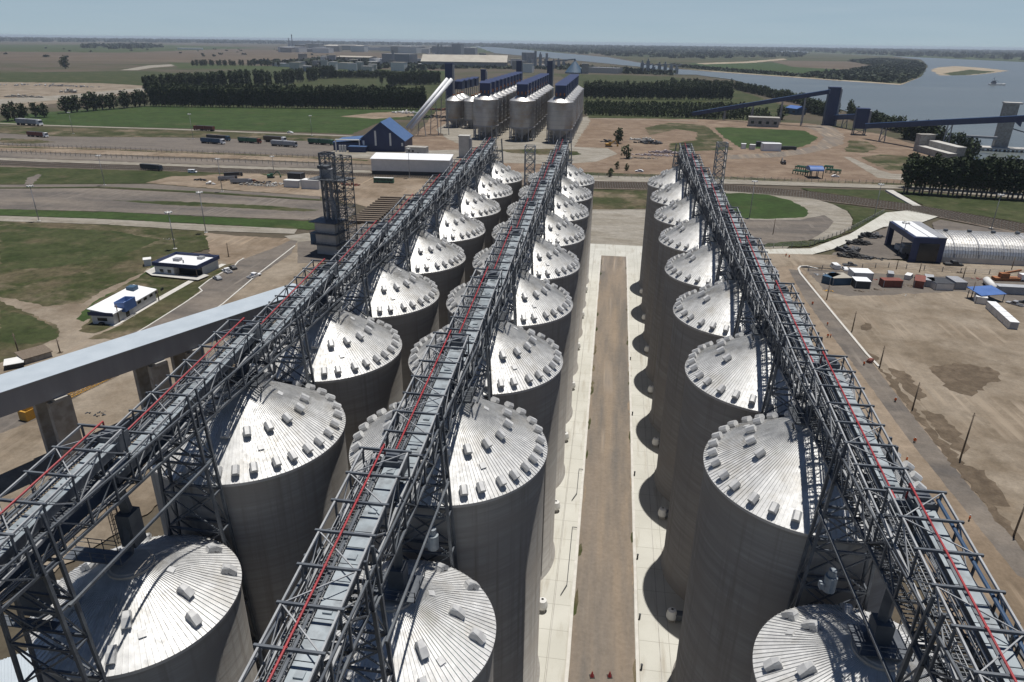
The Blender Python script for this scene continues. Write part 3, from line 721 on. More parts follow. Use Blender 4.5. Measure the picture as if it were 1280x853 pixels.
def chute_mesh():
    mb = MB()
    mb.hexa([(-.45, -2.9, 42.7), (.45, -2.9, 42.7), (.45, -2.1, 42.5), (-.45, -2.1, 42.5), (.1, -.5, ZH-FH+.3), (1.2, -.5, ZH-FH+.3), (1.2, .7, ZH-FH+.3), (.1, .7, ZH-FH+.3)])
    mb.box(-.6, .6, -3.1, -1.9, 42.3, 42.75)
    mb.box(-1.8, -.9, -3.4, -2.3, 42.9, 44.0)
    return mb.mesh('chute', MT['grating'])
CHUTE = chute_mesh()
def platform_mesh():
    mb = MB()
    [mb.box(-3.0, 3.0, -4.3+j*.3, -4.15+j*.3, 42.45, 42.55) for j in range(11)]
    for x in (-3.0, 3.6): mb.bar((x, -4.3, 42.4), (x, -1, 42.4), .16, .24)
    for y in (-4.3, -1): mb.bar((-3.0, y, 42.4), (3.0, y, 42.4), .16, .24)
    rail(mb, (-3.0, -4.3, 42.55), (3.0, -4.3, 42.55), 1.4); rail(mb, (3.0, -4.3, 42.55), (3.0, -1, 42.55), 1.4); rail(mb, (-3.0, -4.3, 42.55), (-3.0, -1, 42.55), 1.4)
    for x in (-3.3, 3.3): mb.bar((x, -4.2, 42.4), (x*.7, -2.6, 40.2), .14)
    return mb.mesh('apex_platform', MT['grating'])
PLAT = platform_mesh()
GLAB = {'left': 'long steel conveyor gallery with red pipe over the left silo row',
        'middle': 'long steel conveyor gallery with red pipe over the middle silo row',
        'right': 'long steel conveyor gallery with red pipe over the right silo row'}
for bn, X0, Y2 in BANKS:
    t = thing('conveyor_gallery', GLAB[bn], 'conveyor gallery', (X0, 0, 0), 0, 'conveyor galleries over the silo rows')
    y9 = Y2 + 7*SP
    for (mb, nm, m) in zip(main_bridge(Y2-SP*2, y9+3.4), ('bridge_truss', 'truss_bracing', 'side_walkway', 'bridge_handrail'), ('steel_shaded', 'steel_shaded', 'grating', 'steel')):
        part(nm, mb, MT[m], t)
    for i in range(-1, 8):
        yh = Y2 + SP*i + 2.6
        for nm, me, off in SECT:
            o = D.objects.new(nm, me); col.objects.link(o); o.parent = t; o.location = (0, yh+off[1], ZH+off[2])
        for nm, me in (('chute', CHUTE), ('apex_platform', PLAT)):
            if i < 0: continue
            o = D.objects.new(nm, me); col.objects.link(o); o.parent = t; o.location = (0, yh, 0)
        o = D.objects.new('trestle', TREST); col.objects.link(o); o.parent = t; o.location = (0, Y2 + SP*i - SP/2 + (4.4 if i < 0 else 0), 0)
    o = D.objects.new('trestle', TREST); col.objects.link(o); o.parent = t; o.location = (0, y9 + SP/2+.5, 0)
    if bn == 'left':
        # duct, ladder cage and landing serving the low silo
        mb = MB()
        mb.bar((-.6, Y2-SP+2.6, 46.2), (-1.2, 46.6, 38.2), .75, .75); mb.box(-1.9, -.5, 45.7, 47.3, 34.9, 38.4)
        mb.bar((-1.2, 46.2, 38), (-.9, 45.3, 34.6), .55, .55)
        part('low_spout', mb, MT['grating'], t); mb = MB()
        mb.box(-5.6, -3.7, 37.5, 40, 34.2, 37.4); mb.bar((-4.6, 38.8, 37.4), (-2.2, Y2-SP-5, 43.5), .8)
        part('drop_duct', mb, MT['grating'], t)
        mb = MB()
        mb.box(-6.2, -.4, 43.5, 45.2, 34.75, 34.87); mb.box(-7.6, -1.6, 36.4, 37.4, 34.0, 34.12)
        rail(mb, (-6.2, 43.5, 34.87), (-.4, 43.5, 34.87), 1.2); rail(mb, (-6.2, 45.2, 34.87), (-2, 45.2, 34.87), 1.2); rail(mb, (-7.6, 36.4, 34.1), (-1.6, 36.4, 34.1), 1.2)
        for sx in (-1, 1):
            mb.bar((sx*2.75, Y2-SP*1.5+4.4, 39.2), (sx*2.75, Y2-SP*.5, 39.2), .2, .24)
        for k in range(9):
            zz = 35+k*1.05
            mb.lathe([(.42, zz), (.42, zz+.07)], 10, c=(-2.6, 46.4))
        for k in range(5): mb.bar((-2.6+.42*math.cos(k*1.25), 46.4+.42*math.sin(k*1.25), 34.9), (-2.6+.42*math.cos(k*1.25), 46.4+.42*math.sin(k*1.25), 44), .05)
        part('low_platform', mb, MT['steel_shaded'], t)
        mb = MB(); mb.box(-2.1, .9, 24, 57, ZB+.1, ZB+.16); mb.box(-4.6, -2.3, 30, 52, 40.6, 40.7); rail(mb, (-4.6, 30, 40.7), (-4.6, 52, 40.7)); part('shade_deck', mb, MT['grating'], t)  # solid deck added to darken the low silo roof with its shadow
    else:
        mb = MB(); mb.bar((.6, Y2-SP+2.6, 46.2), (.2, 45.6, 36.2), .7, .7); mb.box(-.5, .9, 44.8, 46.2, 34.2, 36.4); part('low_spout', mb, MT['grating'], t)
        mb = MB(); mb.box(-1.8, 2.2, 43.6, 46.8, 34.3, 34.4); rail(mb, (2.2, 43.6, 34.4), (2.2, 46.8, 34.4), 1.2); rail(mb, (-1.8, 43.6, 34.4), (2.2, 43.6, 34.4), 1.2)
        for sx in (-1, 1): mb.bar((sx*2.75, Y2-SP*1.5+4.4, 39.2), (sx*2.75, Y2-SP*.5, 39.2), .18, .22)
        part('low_platform', mb, MT['steel_shaded'], t)
        s_ = 1 if bn == 'right' else -1
        mb = MB(); mb.cyl((s_*-1.6, 52.2, 33), (s_*-1.6, 52.2, 34.6), .55, 12); mb.cyl((s_*-1.6, 52.2, 34.6), (s_*-1.6, 52.2, 35.3), .35, 12); mb.box(s_*-1.6-.9, s_*-1.6-.3, 51.9, 52.5, 33.2, 33.8); part('dust_fan', mb, MT['lid'], t)
    if bn == 'right':
        mb = MB(); mb.cyl((1.58, 18, 45.1), (1.58, Y2-SP+2.4, ZH-.45), .13, 8); part('service_pipe', mb, MT['blue_pipe'], t)
# ================================================================ helpers for things on the ground
def ang(a, b): return math.atan2(b.y-a.y, b.x-a.x)
def site(name, label, cat, ax, bx, group=None):
    """a thing whose near edge runs from pixel ax to pixel bx on the ground; returns root and the length of that edge"""
    A, B = G(*ax), G(*bx)
    return thing(name, label, cat, (A.x, A.y, 0), ang(A, B), group), (B-A).length
def ground_heading(a, b): return ang(G(*a), G(*b))

# ---------------------------------------------------------------- steel bins on legs behind the banks
def make_bin(R, zb, ze, hr, nleg, house):
    t = thing('steel_bin', 'bin', 'grain bin')
    mb = MB(); mb.lathe([(R, zb), (R, ze)], 40); part('shell', mb, MT['tank'], t, True)
    mb = MB()
    for k in range(1, 6):
        z = zb + (ze-zb)*k/6; mb.lathe([(R+.01, z-.12), (R+.14, z-.1), (R+.14, z+.1), (R+.01, z+.12)], 40)
    mb.lathe([(R+.01, zb-.5), (R+.3, zb-.45), (R+.3, zb+.2), (R+.01, zb+.3)], 40)
    part('stiffening_ring', mb, MT['clad_grey'], t)
    mb = MB(); mb.lathe([(R-.1, zb), (1.0, zb-R*.72), (1.0, zb-R*.72-1.5)], 32); part('hopper', mb, MT['clad_grey'], t, True)
    ro = D.objects.new('roof', TANKROOF.get(R) or TANKROOF.setdefault(R, roof_mesh_t(R, hr))); col.objects.link(ro); ro.parent = t; ro.location = (0, 0, ze)
    mb = MB(); mb.lathe([(1.6, ze+hr-.6), (1.6, ze+hr+1.0), (.05, ze+hr+1.1)], 16); part('roof_cap', mb, MT['rust'], t)
    for k in range(nleg):
        a = 2*PI*k/nleg + .13
        mb = MB(); x, y = (R-.25)*math.cos(a), (R-.25)*math.sin(a); mb.box(x-.32, x+.32, y-.32, y+.32, 0, zb+.4); part('leg', mb, MT['clad_grey'], t)
    mb = MB()
    for k in range(nleg):
        a, b = 2*PI*k/nleg+.13, 2*PI*(k+1)/nleg+.13
        p = lambda u, z: ((R-.25)*math.cos(u), (R-.25)*math.sin(u), z)
        if k % 2 == 0: mb.bar(p(a, .5), p(b, zb-1), .2); mb.bar(p(b, .5), p(a, zb-1), .2)
    for k in range(nleg): mb.bar(p(2*PI*k/nleg+.13, zb-1.2), p(2*PI*(k+1)/nleg+.13, zb-1.2), .22)
    part('leg_bracing', mb, MT['clad_grey'], t)
    if house:
        mb = MB(); w, d, h = 4.6, 4.6, 9.6
        mb.box(-w, w, -d, d*.7, ze+hr-1.5, ze+hr-1.5+h-1.5)
        z1 = ze+hr-1.5+h-1.5
        mb.hexa([(-w-.3, -d-.3, z1), (w+.3, -d-.3, z1), (w+.3, d*.7+.3, z1), (-w-.3, d*.7+.3, z1), (-w-.3, -d-.3, z1+.3), (w+.3, -d-.3, z1+.3), (w+.3, d*.7+.3, z1+1.8), (-w-.3, d*.7+.3, z1+1.8)])
        part('head_house', mb, MT['navy'], t)
        mb = MB()
        for x in (-3.2, 0, 3.2): mb.bar((x, -d+.1, ze+hr*.45), (x*1.2, -R*.75, ze+hr*.28), .35); mb.box(x-.5, x+.5, -d-.9, -d+.1, ze+hr-1.2, ze+hr+1.2)
        part('roof_spout', mb, MT['rust'], t)
    return t
TANKROOF = {}
def roof_mesh_t(R, hr):
    me = roof_mesh('roof', R, hr, 1.2, 36, .3); me.materials[0] = MT['tank_roof']; return me
ROWS = [('leftmost long', (-109.7, 617), 10), ('middle', (-77.3, 612), 9), ('right', (-44.7, 606), 9)]
proto = make_bin(10.9, 11.5, 33.0, 5.8, 12, True); first = True
for rn, px, nb in ROWS:
    p = Vector((px[0], px[1], 0))
    for k in range(nb):
        lab = f'steel grain bin on legs with blue head house, {ORD[k]} from front, {rn} row'
        loc = (p.x, p.y + k*22.6, 0)
        g = 'grey steel grain bins on legs behind the silo rows'
        if first: proto.location = loc; proto['label'] = lab; proto['group'] = g; first = False
        else: dup(proto, lab, loc, 0, g)
small = make_bin(8.4, 8.5, 25.5, 4.2, 10, False); first = True
for k, (px, nm) in enumerate([((-154.6, 694), 'front left'), ((-136, 692), 'front right'), ((-154.6, 713), 'second left'), ((-136, 711), 'second right'), ((-154.6, 732), 'rear left'), ((-136, 730), 'rear right')]):
    p = Vector((*px, 0)); lab = f'smaller steel grain bin without head house, {nm} of six by the blue elevator tower'
    g = 'smaller steel bins by the blue elevator tower'
    if first: small.location = p; small['label'] = lab; small['group'] = g; first = False
    else: dup(small, lab, p, .2*k, g)
# navy distribution houses and elevator towers among the bins
def tower(name, label, cat, px, w, d, h, m, legs=0.0, rz=0.0, cap=None, group=None):
    p = G(*px); t = thing(name, label, cat, p, rz, group)
    mb = MB(); mb.box(-w/2, w/2, 0, d, legs, h); part('tower_shaft', mb, MT[m], t)
    mb = MB(); mb.box(-w/2-.4, w/2+.4, -.4, d+.4, h, h+.8); part('roof', mb, MT[cap or m], t)
    mb = MB()
    for z in range(int(legs)+5, int(h), 6): mb.box(w/2, w/2+.9, 1, d-1, z, z+2.2)
    mb.box(w/2+.2, w/2+1.8, .3, d*.5, legs, h-1)
    part('stair_casing', mb, MT['clad_grey'], t)
    if legs:
        mb = MB()
        for x in (-w/2+.5, w/2-.5):
            for y in (.5, d-.5): mb.box(x-.4, x+.4, y-.4, y+.4, 0, legs)
        mb.bar((-w/2, .5, .5), (w/2, .5, legs), .35); mb.bar((w/2, .5, .5), (-w/2, .5, legs), .35)
        part('leg_frame', mb, MT['teal'], t)
    return t
tower('elevator_tower', 'dark blue elevator tower where the twin white tubes end', 'elevator tower', (562, 151), 7.5, 7, 56, 'navy')
tower('elevator_tower', 'thin dark blue elevator tower between the smaller bins and the long bin rows', 'elevator tower', (604, 150), 5, 5, 50, 'navy')
tower('elevator_tower', 'dark blue elevator tower behind the middle bin row', 'elevator tower', (686, 122), 8, 6, 51, 'navy')
tower('elevator_tower', 'dark blue elevator tower behind the leftmost long bin row', 'elevator tower', (648, 122), 8, 6, 51, 'navy')
t, L = site('conveyor_house', 'row of blue roofed conveyor houses above the smaller steel bins', 'conveyor house', (569, 150), (600, 151))
for k in range(4):
    mb = MB(); y = k*22; mb.box(0, 8, y, y+13, 31, 38.5); mb.hexa([(-.3, y-.3, 38.5), (8.3, y-.3, 38.5), (8.3, y+13.3, 38.5), (-.3, y+13.3, 38.5), (-.3, y-.3, 38.9), (8.3, y-.3, 38.9), (8.3, y+13.3, 40.4), (-.3, y+13.3, 40.4)]); part('head_house', mb, MT['navy'], t)
mb = MB()
for k in range(9):
    for x in (.5, 7.5): mb.box(x-.3, x+.3, k*10-.3, k*10+.3, 0, 31)
part('support_leg', mb, MT['clad_grey'], t)

# twin white tubes from the blue intake building to the tower
def tube_pair(name, label, a, za, b, zb, gap, r, m):
    A = G(a[0], a[1], za); B = G(b[0], b[1], zb)
    t = thing(name, label, 'conveyor', (0, 0, 0))
    d = (B-A).normalized(); s = d.cross(Vector((0, 0, 1))).normalized()*gap/2
    for k in (-1, 1): mb = MB(); mb.cyl(A+s*k, B+s*k, r, 12); part('tube', mb, MT[m], t, True)
    mb = MB(); n = 30
    for k in range(-1, 2, 2):
        mb.bar(A+s*k-Vector((0, 0, 2.4)), B+s*k-Vector((0, 0, 2.4)), .25)
        for i in range(n):
            p = A.lerp(B, i/n)+s*k; q = A.lerp(B, (i+1)/n)+s*k
            mb.bar(p, q-Vector((0, 0, 2.4)) if i % 2 == 0 else q, .15); mb.bar(p-Vector((0, 0, 2.4)), p, .15)
    part('support_truss', mb, MT['clad_grey'], t)
    for f in (.3, .6, .85):
        p = A.lerp(B, f); mb = MB()
        for k in (-1, 1): mb.bar((p.x+s.x*k*2, p.y+s.y*k*2, 0), p+s*k-Vector((0, 0, 2.4)), .5)
        for z in range(4, int(p.z)-4, 6): mb.bar((p.x-s.x*2, p.y-s.y*2, z), (p.x+s.x*2, p.y+s.y*2, z+6), .25)
        part('trestle', mb, MT['clad_grey'], t)
tube_pair('tube_conveyor', 'pair of long white conveyor tubes climbing from the blue gabled building to the tower', (511, 161), 7, (562, 99), 47, 7.4, 1.6, 'white')

# ---------------------------------------------------------------- blue gabled intake building
t, L = site('intake_building', 'dark blue gabled intake building with lighter blue roof and low wing', 'building', (452, 189.5), (506, 190.5))
dpt = 34; he, ha, ap = 9.0, 21.5, L*.48
mb = MB(); mb.add([(0, 0, 0), (L, 0, 0), (L, 0, he-1), (ap, 0, ha), (0, 0, he), (0, dpt, 0), (L, dpt, 0), (L, dpt, he-1), (ap, dpt, ha), (0, dpt, he)], [(0, 1, 2, 3, 4), (9, 8, 7, 6, 5), (1, 6, 7, 2), (5, 0, 4, 9)]); part('wall', mb, MT['navy'], t)
mb = MB()
for (xa, za), (xb, zb) in (((-.8, he-.3), (ap, ha)), ((ap, ha), (L+.8, he-1.3))):
    mb.hexa([(xa, -.8, za+.02), (xb, -.8, zb+.02), (xb, dpt+.8, zb+.02), (xa, dpt+.8, za+.02), (xa, -.8, za+.4), (xb, -.8, zb+.4), (xb, dpt+.8, zb+.4), (xa, dpt+.8, za+.4)])
part('roof', mb, MT['navy_roof'], t)
for x in (L*.06, L*.34, L*.68, L*.95):
    z = he + (ha-he)*(x/ap) if x < ap else ha-(ha-he+1)*(x-ap)/(L-ap)
    mb = MB(); mb.box(x-.7, x+.7, -.12, .05, 4.5, z-2.5); part('translucent_panel', mb, MT['white_dull'], t)
mb = MB(); W = 22; mb.box(-W, -.05, 2, dpt-4, 0, 6); part('low_wing', mb, MT['navy'], t)
mb = MB(); mb.hexa([(-W-.5, 1.5, 6.0), (0, 1.5, 8), (0, dpt-3, 8), (-W-.5, dpt-3, 6.0), (-W-.5, 1.5, 6.3), (0, 1.5, 8.4), (0, dpt-3, 8.4), (-W-.5, dpt-3, 6.3)]); part('wing_roof', mb, MT['navy_roof'], t)
mb = MB(); mb.box(-8, 5, -7, -1, 0, 4.2); part('annex', mb, MT['navy'], t)
mb = MB(); mb.box(-8.4, 5.4, -7.4, -.8, 4.2, 4.5); part('annex_roof', mb, MT['navy_roof'], t)
mb = MB(); mb.cyl((-18, -5, 9), (0, -5, 9), .5, 8); mb.cyl((-18, -5, 0), (-18, -5, 9), .5, 8); mb.cyl((0, -5, 0), (0, -5, 9), .4, 8)
for x in (-15, -13, -11): mb.cyl((x, -5, 0), (x, -5, 5), .8, 8)
part('filter_pipework', mb, MT['white_dull'], t)
t, L = site('office_block', 'small grey concrete block building in front of the blue gabled building', 'building', (507, 194), (532, 195))
mb = MB(); mb.box(0, L, 0, 8, 0, 5.5); part('wall', mb, MT['conc_lt'], t)
mb = MB(); mb.box(-.3, L+.3, -.3, 8.3, 5.5, 5.9); part('roof', mb, MT['conc'], t)
mb = MB(); mb.box(2, 3.5, -.06, .05, 2.4, 3.8); mb.box(5, 6.5, -.06, .05, 2.4, 3.8); mb.box(9, 10.2, -.06, .05, 0, 2.2); part('window', mb, MT['glass'], t)
t, L = site('warehouse', 'long white roofed warehouse with shadow painted dark along its foot beside the rail tracks', 'warehouse', (465, 219.5), (562, 222))
mb = MB(); mb.box(0, L, 0, 14, 3.0, 10); part('wall', mb, MT['white_dull'], t)
mb = MB(); mb.box(.05, L-.05, .05, 13.9, 0, 3.0); part('lower_wall', mb, MT['dkgrey'], t)  # dark band: shadow at the warehouse foot put into the wall colour
mb = MB(); mb.hexa([(-.5, -.6, 10.02), (L+.5, -.6, 10.02), (L+.5, 14.6, 11.6), (-.5, 14.6, 11.6), (-.5, -.6, 10.4), (L+.5, -.6, 10.4), (L+.5, 14.6, 12.0), (-.5, 14.6, 12.0)]); part('roof', mb, MT['white'], t)

# ---------------------------------------------------------------- elevator tower with lattice at the left
t, L = site('lattice_elevator', 'steel lattice elevator tower with stacked concrete floors beside the left gallery', 'elevator tower', (397, 318), (423, 321))
mb = MB()
for z0, z1 in ((0, 4.2), (4.5, 8.6), (8.9, 13)): mb.box(0, L*.95, 0, 7, z0, z1)
part('concrete_floor', mb, MT['conc_lt'], t)
mb = MB()
for z in (4.2, 8.6, 13): mb.box(-1.6, L+.6, -1.6, 8, z, z+.3); rail(mb, (-1.5, -1.5, z+.3), (L+.5, -1.5, z+.3), 1.5)
part('landing', mb, MT['steel_shaded'], t)
mb = MB(); mb.box(-3.2, -.2, 1, 6, 3.5, 8); part('control_cabin', mb, MT['teal'], t)
def lattice(mb, x0, x1, y0, y1, z0, z1, st, w=.3):
    for x in (x0, x1):
        for y in (y0, y1): mb.bar((x, y, z0), (x, y, z1), w)
    z = z0
    while z < z1-.1:
        z2 = min(z1, z+st)
        for y in (y0, y1): mb.bar((x0, y, z2), (x1, y, z2), w*.7); mb.bar((x0, y, z), (x1, y, z2), w*.5); mb.bar((x1, y, z), (x0, y, z2), w*.5)
        for x in (x0, x1): mb.bar((x, y0, z2), (x, y1, z2), w*.7); mb.bar((x, y0, z), (x, y1, z2), w*.5)
        z = z2
mb = MB(); lattice(mb, L+.5, L+5, 1, 7, 0, 38, 3.2); lattice(mb, -.5, 4, 8, 12, 13, 38, 3.5, .35); lattice(mb, 4, L+.5, 2, 8, 13, 38, 4.2, .25); part('lattice_frame', mb, MT['steel_shaded'], t)
mb = MB(); mb.cyl((3.4, 5, 13), (3.4, 5, 31), .8, 10); mb.cyl((5.6, 5, 10), (5.6, 5, 33), .7, 10); mb.box(2.4, 7.2, 3.2, 6.8, 29, 33); mb.bar((5, 5, 22), (8, 5, 14), 1.6); part('elevator_leg', mb, MT['clad_grey'], t)
mb = MB(); mb.box(-1, L+5, 0, 9, 29.2, 29.5); rail(mb, (-1, 0, 29.5), (L+5, 0, 29.5), 1.5); mb.box(2, 6, 2.5, 6, 33, 34.2); part('head_platform', mb, MT['grating'], t)
def stair_tower(label, px, w, h):
    t = thing('stair_tower', label, 'stair tower', G(*px), .05, 'open lattice stair towers at the far end of the silo rows')
    mb = MB(); lattice(mb, -w/2, w/2, 0, w, 0, h, 4, .45); part('lattice_frame', mb, MT['steel'], t)
    mb = MB(); z = 0; k = 0
    while z < h-4:
        a, b = ((-w/2+.6, w*.3, z), (w/2-.6, w*.3, z+4)) if k % 2 == 0 else ((w/2-.6, w*.7, z), (-w/2+.6, w*.7, z+4))
        mb.bar(a, b, .9, .2); mb.box(w/2-1 if k % 2 == 0 else -w/2, w/2 if k % 2 == 0 else -w/2+1, .3, w-.3, z+3.95, z+4.05); z += 4; k += 1
    part('stair_flight', mb, MT['grating'], t)
stair_tower('open steel lattice stair tower between the left and middle galleries', (661, 250), 5.2, 28)
stair_tower('open steel lattice stair tower behind the far end of the right gallery', (897, 236), 5.5, 26)
tower('concrete_tower', 'pale concrete stair tower behind the far end of the left gallery', 'tower', (580, 198), 7.5, 6, 15, 'conc_lt')
# big inclined white gallery
A = G(-60, 511, 20); B = G(392, 366, 16.5); d = (B-A); d.z = 0
t = thing('inclined_conveyor', 'big enclosed conveyor gallery with pale roof and dark side on concrete piers', 'conveyor', (A.x, A.y, 0), math.atan2(d.y, d.x))
L = d.length; W = 7.4; zA, zB = 20.0, 17.5
mb = MB(); H = 4.6
mb.hexa([(0, 0, zA-H), (L, 0, zB-H), (L, W, zB-H), (0, W, zA-H), (0, 0, zA-.02), (L, 0, zB-.02), (L, W, zB-.02), (0, W, zA-.02)]); part('side_cladding', mb, MT['clad_grey'], t)
mb = MB(); mb.hexa([(-.2, -.35, zA), (L+.2, -.35, zB), (L+.2, W+.35, zB), (-.2, W+.35, zA), (-.2, -.35, zA+.15), (L+.2, -.35, zB+.15), (L+.2, W+.35, zB+.15), (-.2, W+.35, zA+.15)]); part('roof', mb, MT['gallery_white'], t)
for f in (.20, .45, .56, .80):
    x = L*f; z = zA+(zB-zA)*f-H
    for y in (.7, W-.7):
        mb = MB(); mb.box(x-2.0, x+2.0, y-.6, y+.6, 0, z-.7); part('pier', mb, MT['conc'], t)
    mb = MB(); mb.box(x-1.2, x+1.2, -.8, W+.8, z-.7, z-.02); part('pier_cap', mb, MT['conc'], t)

# ---------------------------------------------------------------- offices on the left
t, L = site('office_building', 'flat roofed white office building with dark blue parapet and dark glass front', 'building', (195, 344), (248, 348.5))
dp = 12.5; h = 3.7
mb = MB(); mb.box(0, L*.45, 0, dp, 0, h); mb.box(L*.45, L, 3, dp, 0, h); part('wall', mb, MT['white_dull'], t)
mb = MB(); mb.box(L*.45+.05, L-.1, 2.8, 2.98, .2, h-.2); part('glass_front', mb, MT['glass'], t)
mb = MB()
for x0, x1, y0, y1 in ((-.4, L+.6, -.5, -.2), (-.4, L+.6, dp+.2, dp+.5), (-.4, -.1, -.2, dp+.2), (L+.3, L+.6, -.2, dp+.2)): mb.box(x0, x1, y0, y1, h-.1, h+1.25)
part('parapet', mb, MT['navy'], t)
mb = MB(); mb.box(-.1, L+.3, -.2, dp+.2, h+.02, h+.3); part('roof', mb, MT['white'], t)
mb = MB(); mb.box(4, 6.5, 5, 7, h+.3, h+1.3); mb.box(11, 13, 9, 11, h+.3, h+1.2); mb.cyl((9, 4, h+.3), (9, 4, h+1.4), .25, 8); part('roof_unit', mb, MT['clad_grey'], t)
mb = MB(); mb.box(2, 3.4, -.06, .04, 1.2, 2.4); mb.box(L*.3, L*.3+1.4, -.06, .04, 1.2, 2.4); part('window', mb, MT['glass'], t)
o = region('paving', [(182, 342), (194, 336), (200, 344), (248, 349), (254, 345), (262, 347), (248, 353), (190, 347)], MT['conc_lt'], jag=0)
t, L = site('office_building', 'long low white building with pale roof and blue box over its door', 'building', (143.5, 407), (196, 376))
dp = 6.8; h = 3.5
mb = MB(); mb.box(0, L, 0, dp, 0, h); mb.add([(0, dp, h), (0, 0, h), (0, dp, h+1.1)], [(0, 1, 2)]); part('wall', mb, MT['white_dull'], t)
mb = MB(); mb.hexa([(-.5, -.6, h+.03), (L+.5, -.6, h+.03), (L+.5, dp+.5, h+1.3), (-.5, dp+.5, h+1.3), (-.5, -.6, h+.25), (L+.5, -.6, h+.25), (L+.5, dp+.5, h+1.5), (-.5, dp+.5, h+1.5)]); part('roof', mb, MT['white'], t)
mb = MB(); mb.box(-.62, -.5, -.6, dp+.5, h-.5, h+.6); part('fascia', mb, MT['navy'], t)
mb = MB(); x0 = L*.2
for a in ((x0, x0+5.5, -1.2, -1.0), (x0, x0+5.5, 1.8, 2.0), (x0, x0+.2, -1.0, 1.8), (x0+5.3, x0+5.5, -1.0, 1.8)): mb.box(*a, 2.6, 5.6)
part('door_surround', mb, MT['blue'], t)
mb = MB(); mb.box(x0+1.5, x0+3.2, -.05, .05, 0, 2.3); part('door', mb, MT['glass'], t)
for k in range(6): mb = MB(); x = L*.42+k*3.1; mb.box(x, x+1.6, -.05, .05, 2.2, 3.0); part('window', mb, MT['glass'], t)
mb = MB(); mb.box(-.05, .05, 2, 5, 1.2, 2.2); mb.box(-1.2, -.2, 3, 4.2, 0, 1); part('end_window', mb, MT['glass'], t)
mb = MB(); mb.box(L-4.5, L-2, 4, 6.5, h+.6, h+2.3); part('roof_tank', mb, MT['teal'], t)
t, L = site('equipment_cabin', 'tiny white cabin on a slab beside the blue parapet office', 'cabin', (181, 334), (190, 333))
mb = MB(); mb.box(0, L, 0, 3, .2, 2.6); part('wall', mb, MT['white'], t); mb = MB(); mb.box(-.2, L+.2, -.2, 3.2, 2.6, 2.75); part('roof', mb, MT['white_dull'], t); mb = MB(); mb.box(-1, L+1, -1, 4, 0, .2); part('base', mb, MT['conc_lt'], t)
t, L = site('flat_shed', 'low brown flat roofed shed behind the big inclined gallery', 'shed', (32, 457), (66, 447))
mb = MB(); mb.box(0, L, 0, 5, 0, 1.7); part('wall', mb, MT['conc'], t); mb = MB(); mb.hexa([(-.3, -.3, 1.7), (L+.3, -.3, 1.7), (L+.3, 5.3, 2.1), (-.3, 5.3, 2.1), (-.3, -.3, 1.85), (L+.3, -.3, 1.85), (L+.3, 5.3, 2.25), (-.3, 5.3, 2.25)]); part('roof', mb, MT['wood'], t)
t, L = site('flat_shed', 'low white roofed shed at the left edge behind the big inclined gallery', 'shed', (8, 464), (30, 460))
mb = MB(); mb.box(0, L, 0, 4, 0, 1.5); part('wall', mb, MT['dkgrey'], t); mb = MB(); mb.box(-.3, L+.3, -.3, 4.3, 1.5, 1.65); part('roof', mb, MT['white_dull'], t)
# low building in the near left corner
P = G(-30, 905, 8); t = thing('corner_building', 'white corrugated roof with bright blue edge in the bottom left corner', 'building', (P.x, P.y, 0), rad(40))
mb = MB(); mb.box(0, 13, 0, 8, 0, 7); part('wall', mb, MT['clad_grey'], t)
mb = MB(); mb.hexa([(-.4, -.2, 7.02), (13.4, -.2, 7.02), (13.4, 8.4, 8.2), (-.4, 8.4, 8.2), (-.4, -.2, 7.2), (13.4, -.2, 7.2), (13.4, 8.4, 8.4), (-.4, 8.4, 8.4)])
for k in range(40): x = -.3+k*.34; mb.bar((x, -.2, 7.24), (x, 8.4, 8.44), .1)
part('roof', mb, MT['gallery_white'], t)
mb = MB(); mb.box(-.5, 13.5, -.4, -.22, 6.4, 7.3); part('fascia', mb, MT['blue'], t)

# ---------------------------------------------------------------- poles
def light_pole(px, top_y, label):
    b = G(*px); h = height_at(b, top_y); t = thing('light_pole', label, 'light pole', b, .3, 'tall floodlight poles')
    mb = MB(); mb.cyl((0, 0, .4), (0, 0, h), .2, 10, .11); part('pole', mb, MT['clad_grey'], t, True)
    mb = MB(); mb.box(-.7, .7, -.7, .7, 0, .4); part('base', mb, MT['conc_lt'], t)
    mb = MB(); mb.lathe([(.12, h-.1), (1.0, h), (1.0, h+.12), (.05, h+.2)], 12)
    for k in range(6): a = k*PI/3; mb.box(1.15*math.cos(a)-.28, 1.15*math.cos(a)+.28, 1.15*math.sin(a)-.28, 1.15*math.sin(a)+.28, h-.2, h+.35)
    part('lamp_ring', mb, MT['white_dull'], t)
for px, ty, lab in [((91.8, 167.5), 141, 'thin floodlight pole by the pale road beside the lush green field'), ((131, 232), 195, 'thin floodlight pole at the road edge before the rail tracks, left side'),
        ((49, 277), 233, 'leftmost floodlight pole, standing in the grass by the service road'), ((219, 312), 266, 'floodlight pole behind the blue parapet office'),
        ((257.6, 291.5), 241, 'floodlight pole on the bare soil beyond the blue parapet office'), ((241.6, 174), 143, 'floodlight pole beside the red lorry on the pale road'),
        ((390, 170), 145, 'floodlight pole by the green field left of the blue gabled building'), ((278, 240), 199, 'floodlight pole at the road beside the parked construction lorries'),
        ((342.5, 217), 196, 'floodlight pole beside the rail tracks, left of the white roofed warehouse'), ((512, 223), 186, 'floodlight pole standing before the white roofed warehouse'),
        ((936.6, 273), 227, 'thick floodlight pole on the oval lawn behind the right gallery'), ((1093, 270), 231, 'floodlight pole on the grass left of the blue portal shed'),
        ((1239, 286), 244, 'floodlight pole at the tracks behind the arched warehouse'), ((1123, 319), 279, 'floodlight pole in front of the blue portal shed opening')]:
    light_pole(px, ty, lab)
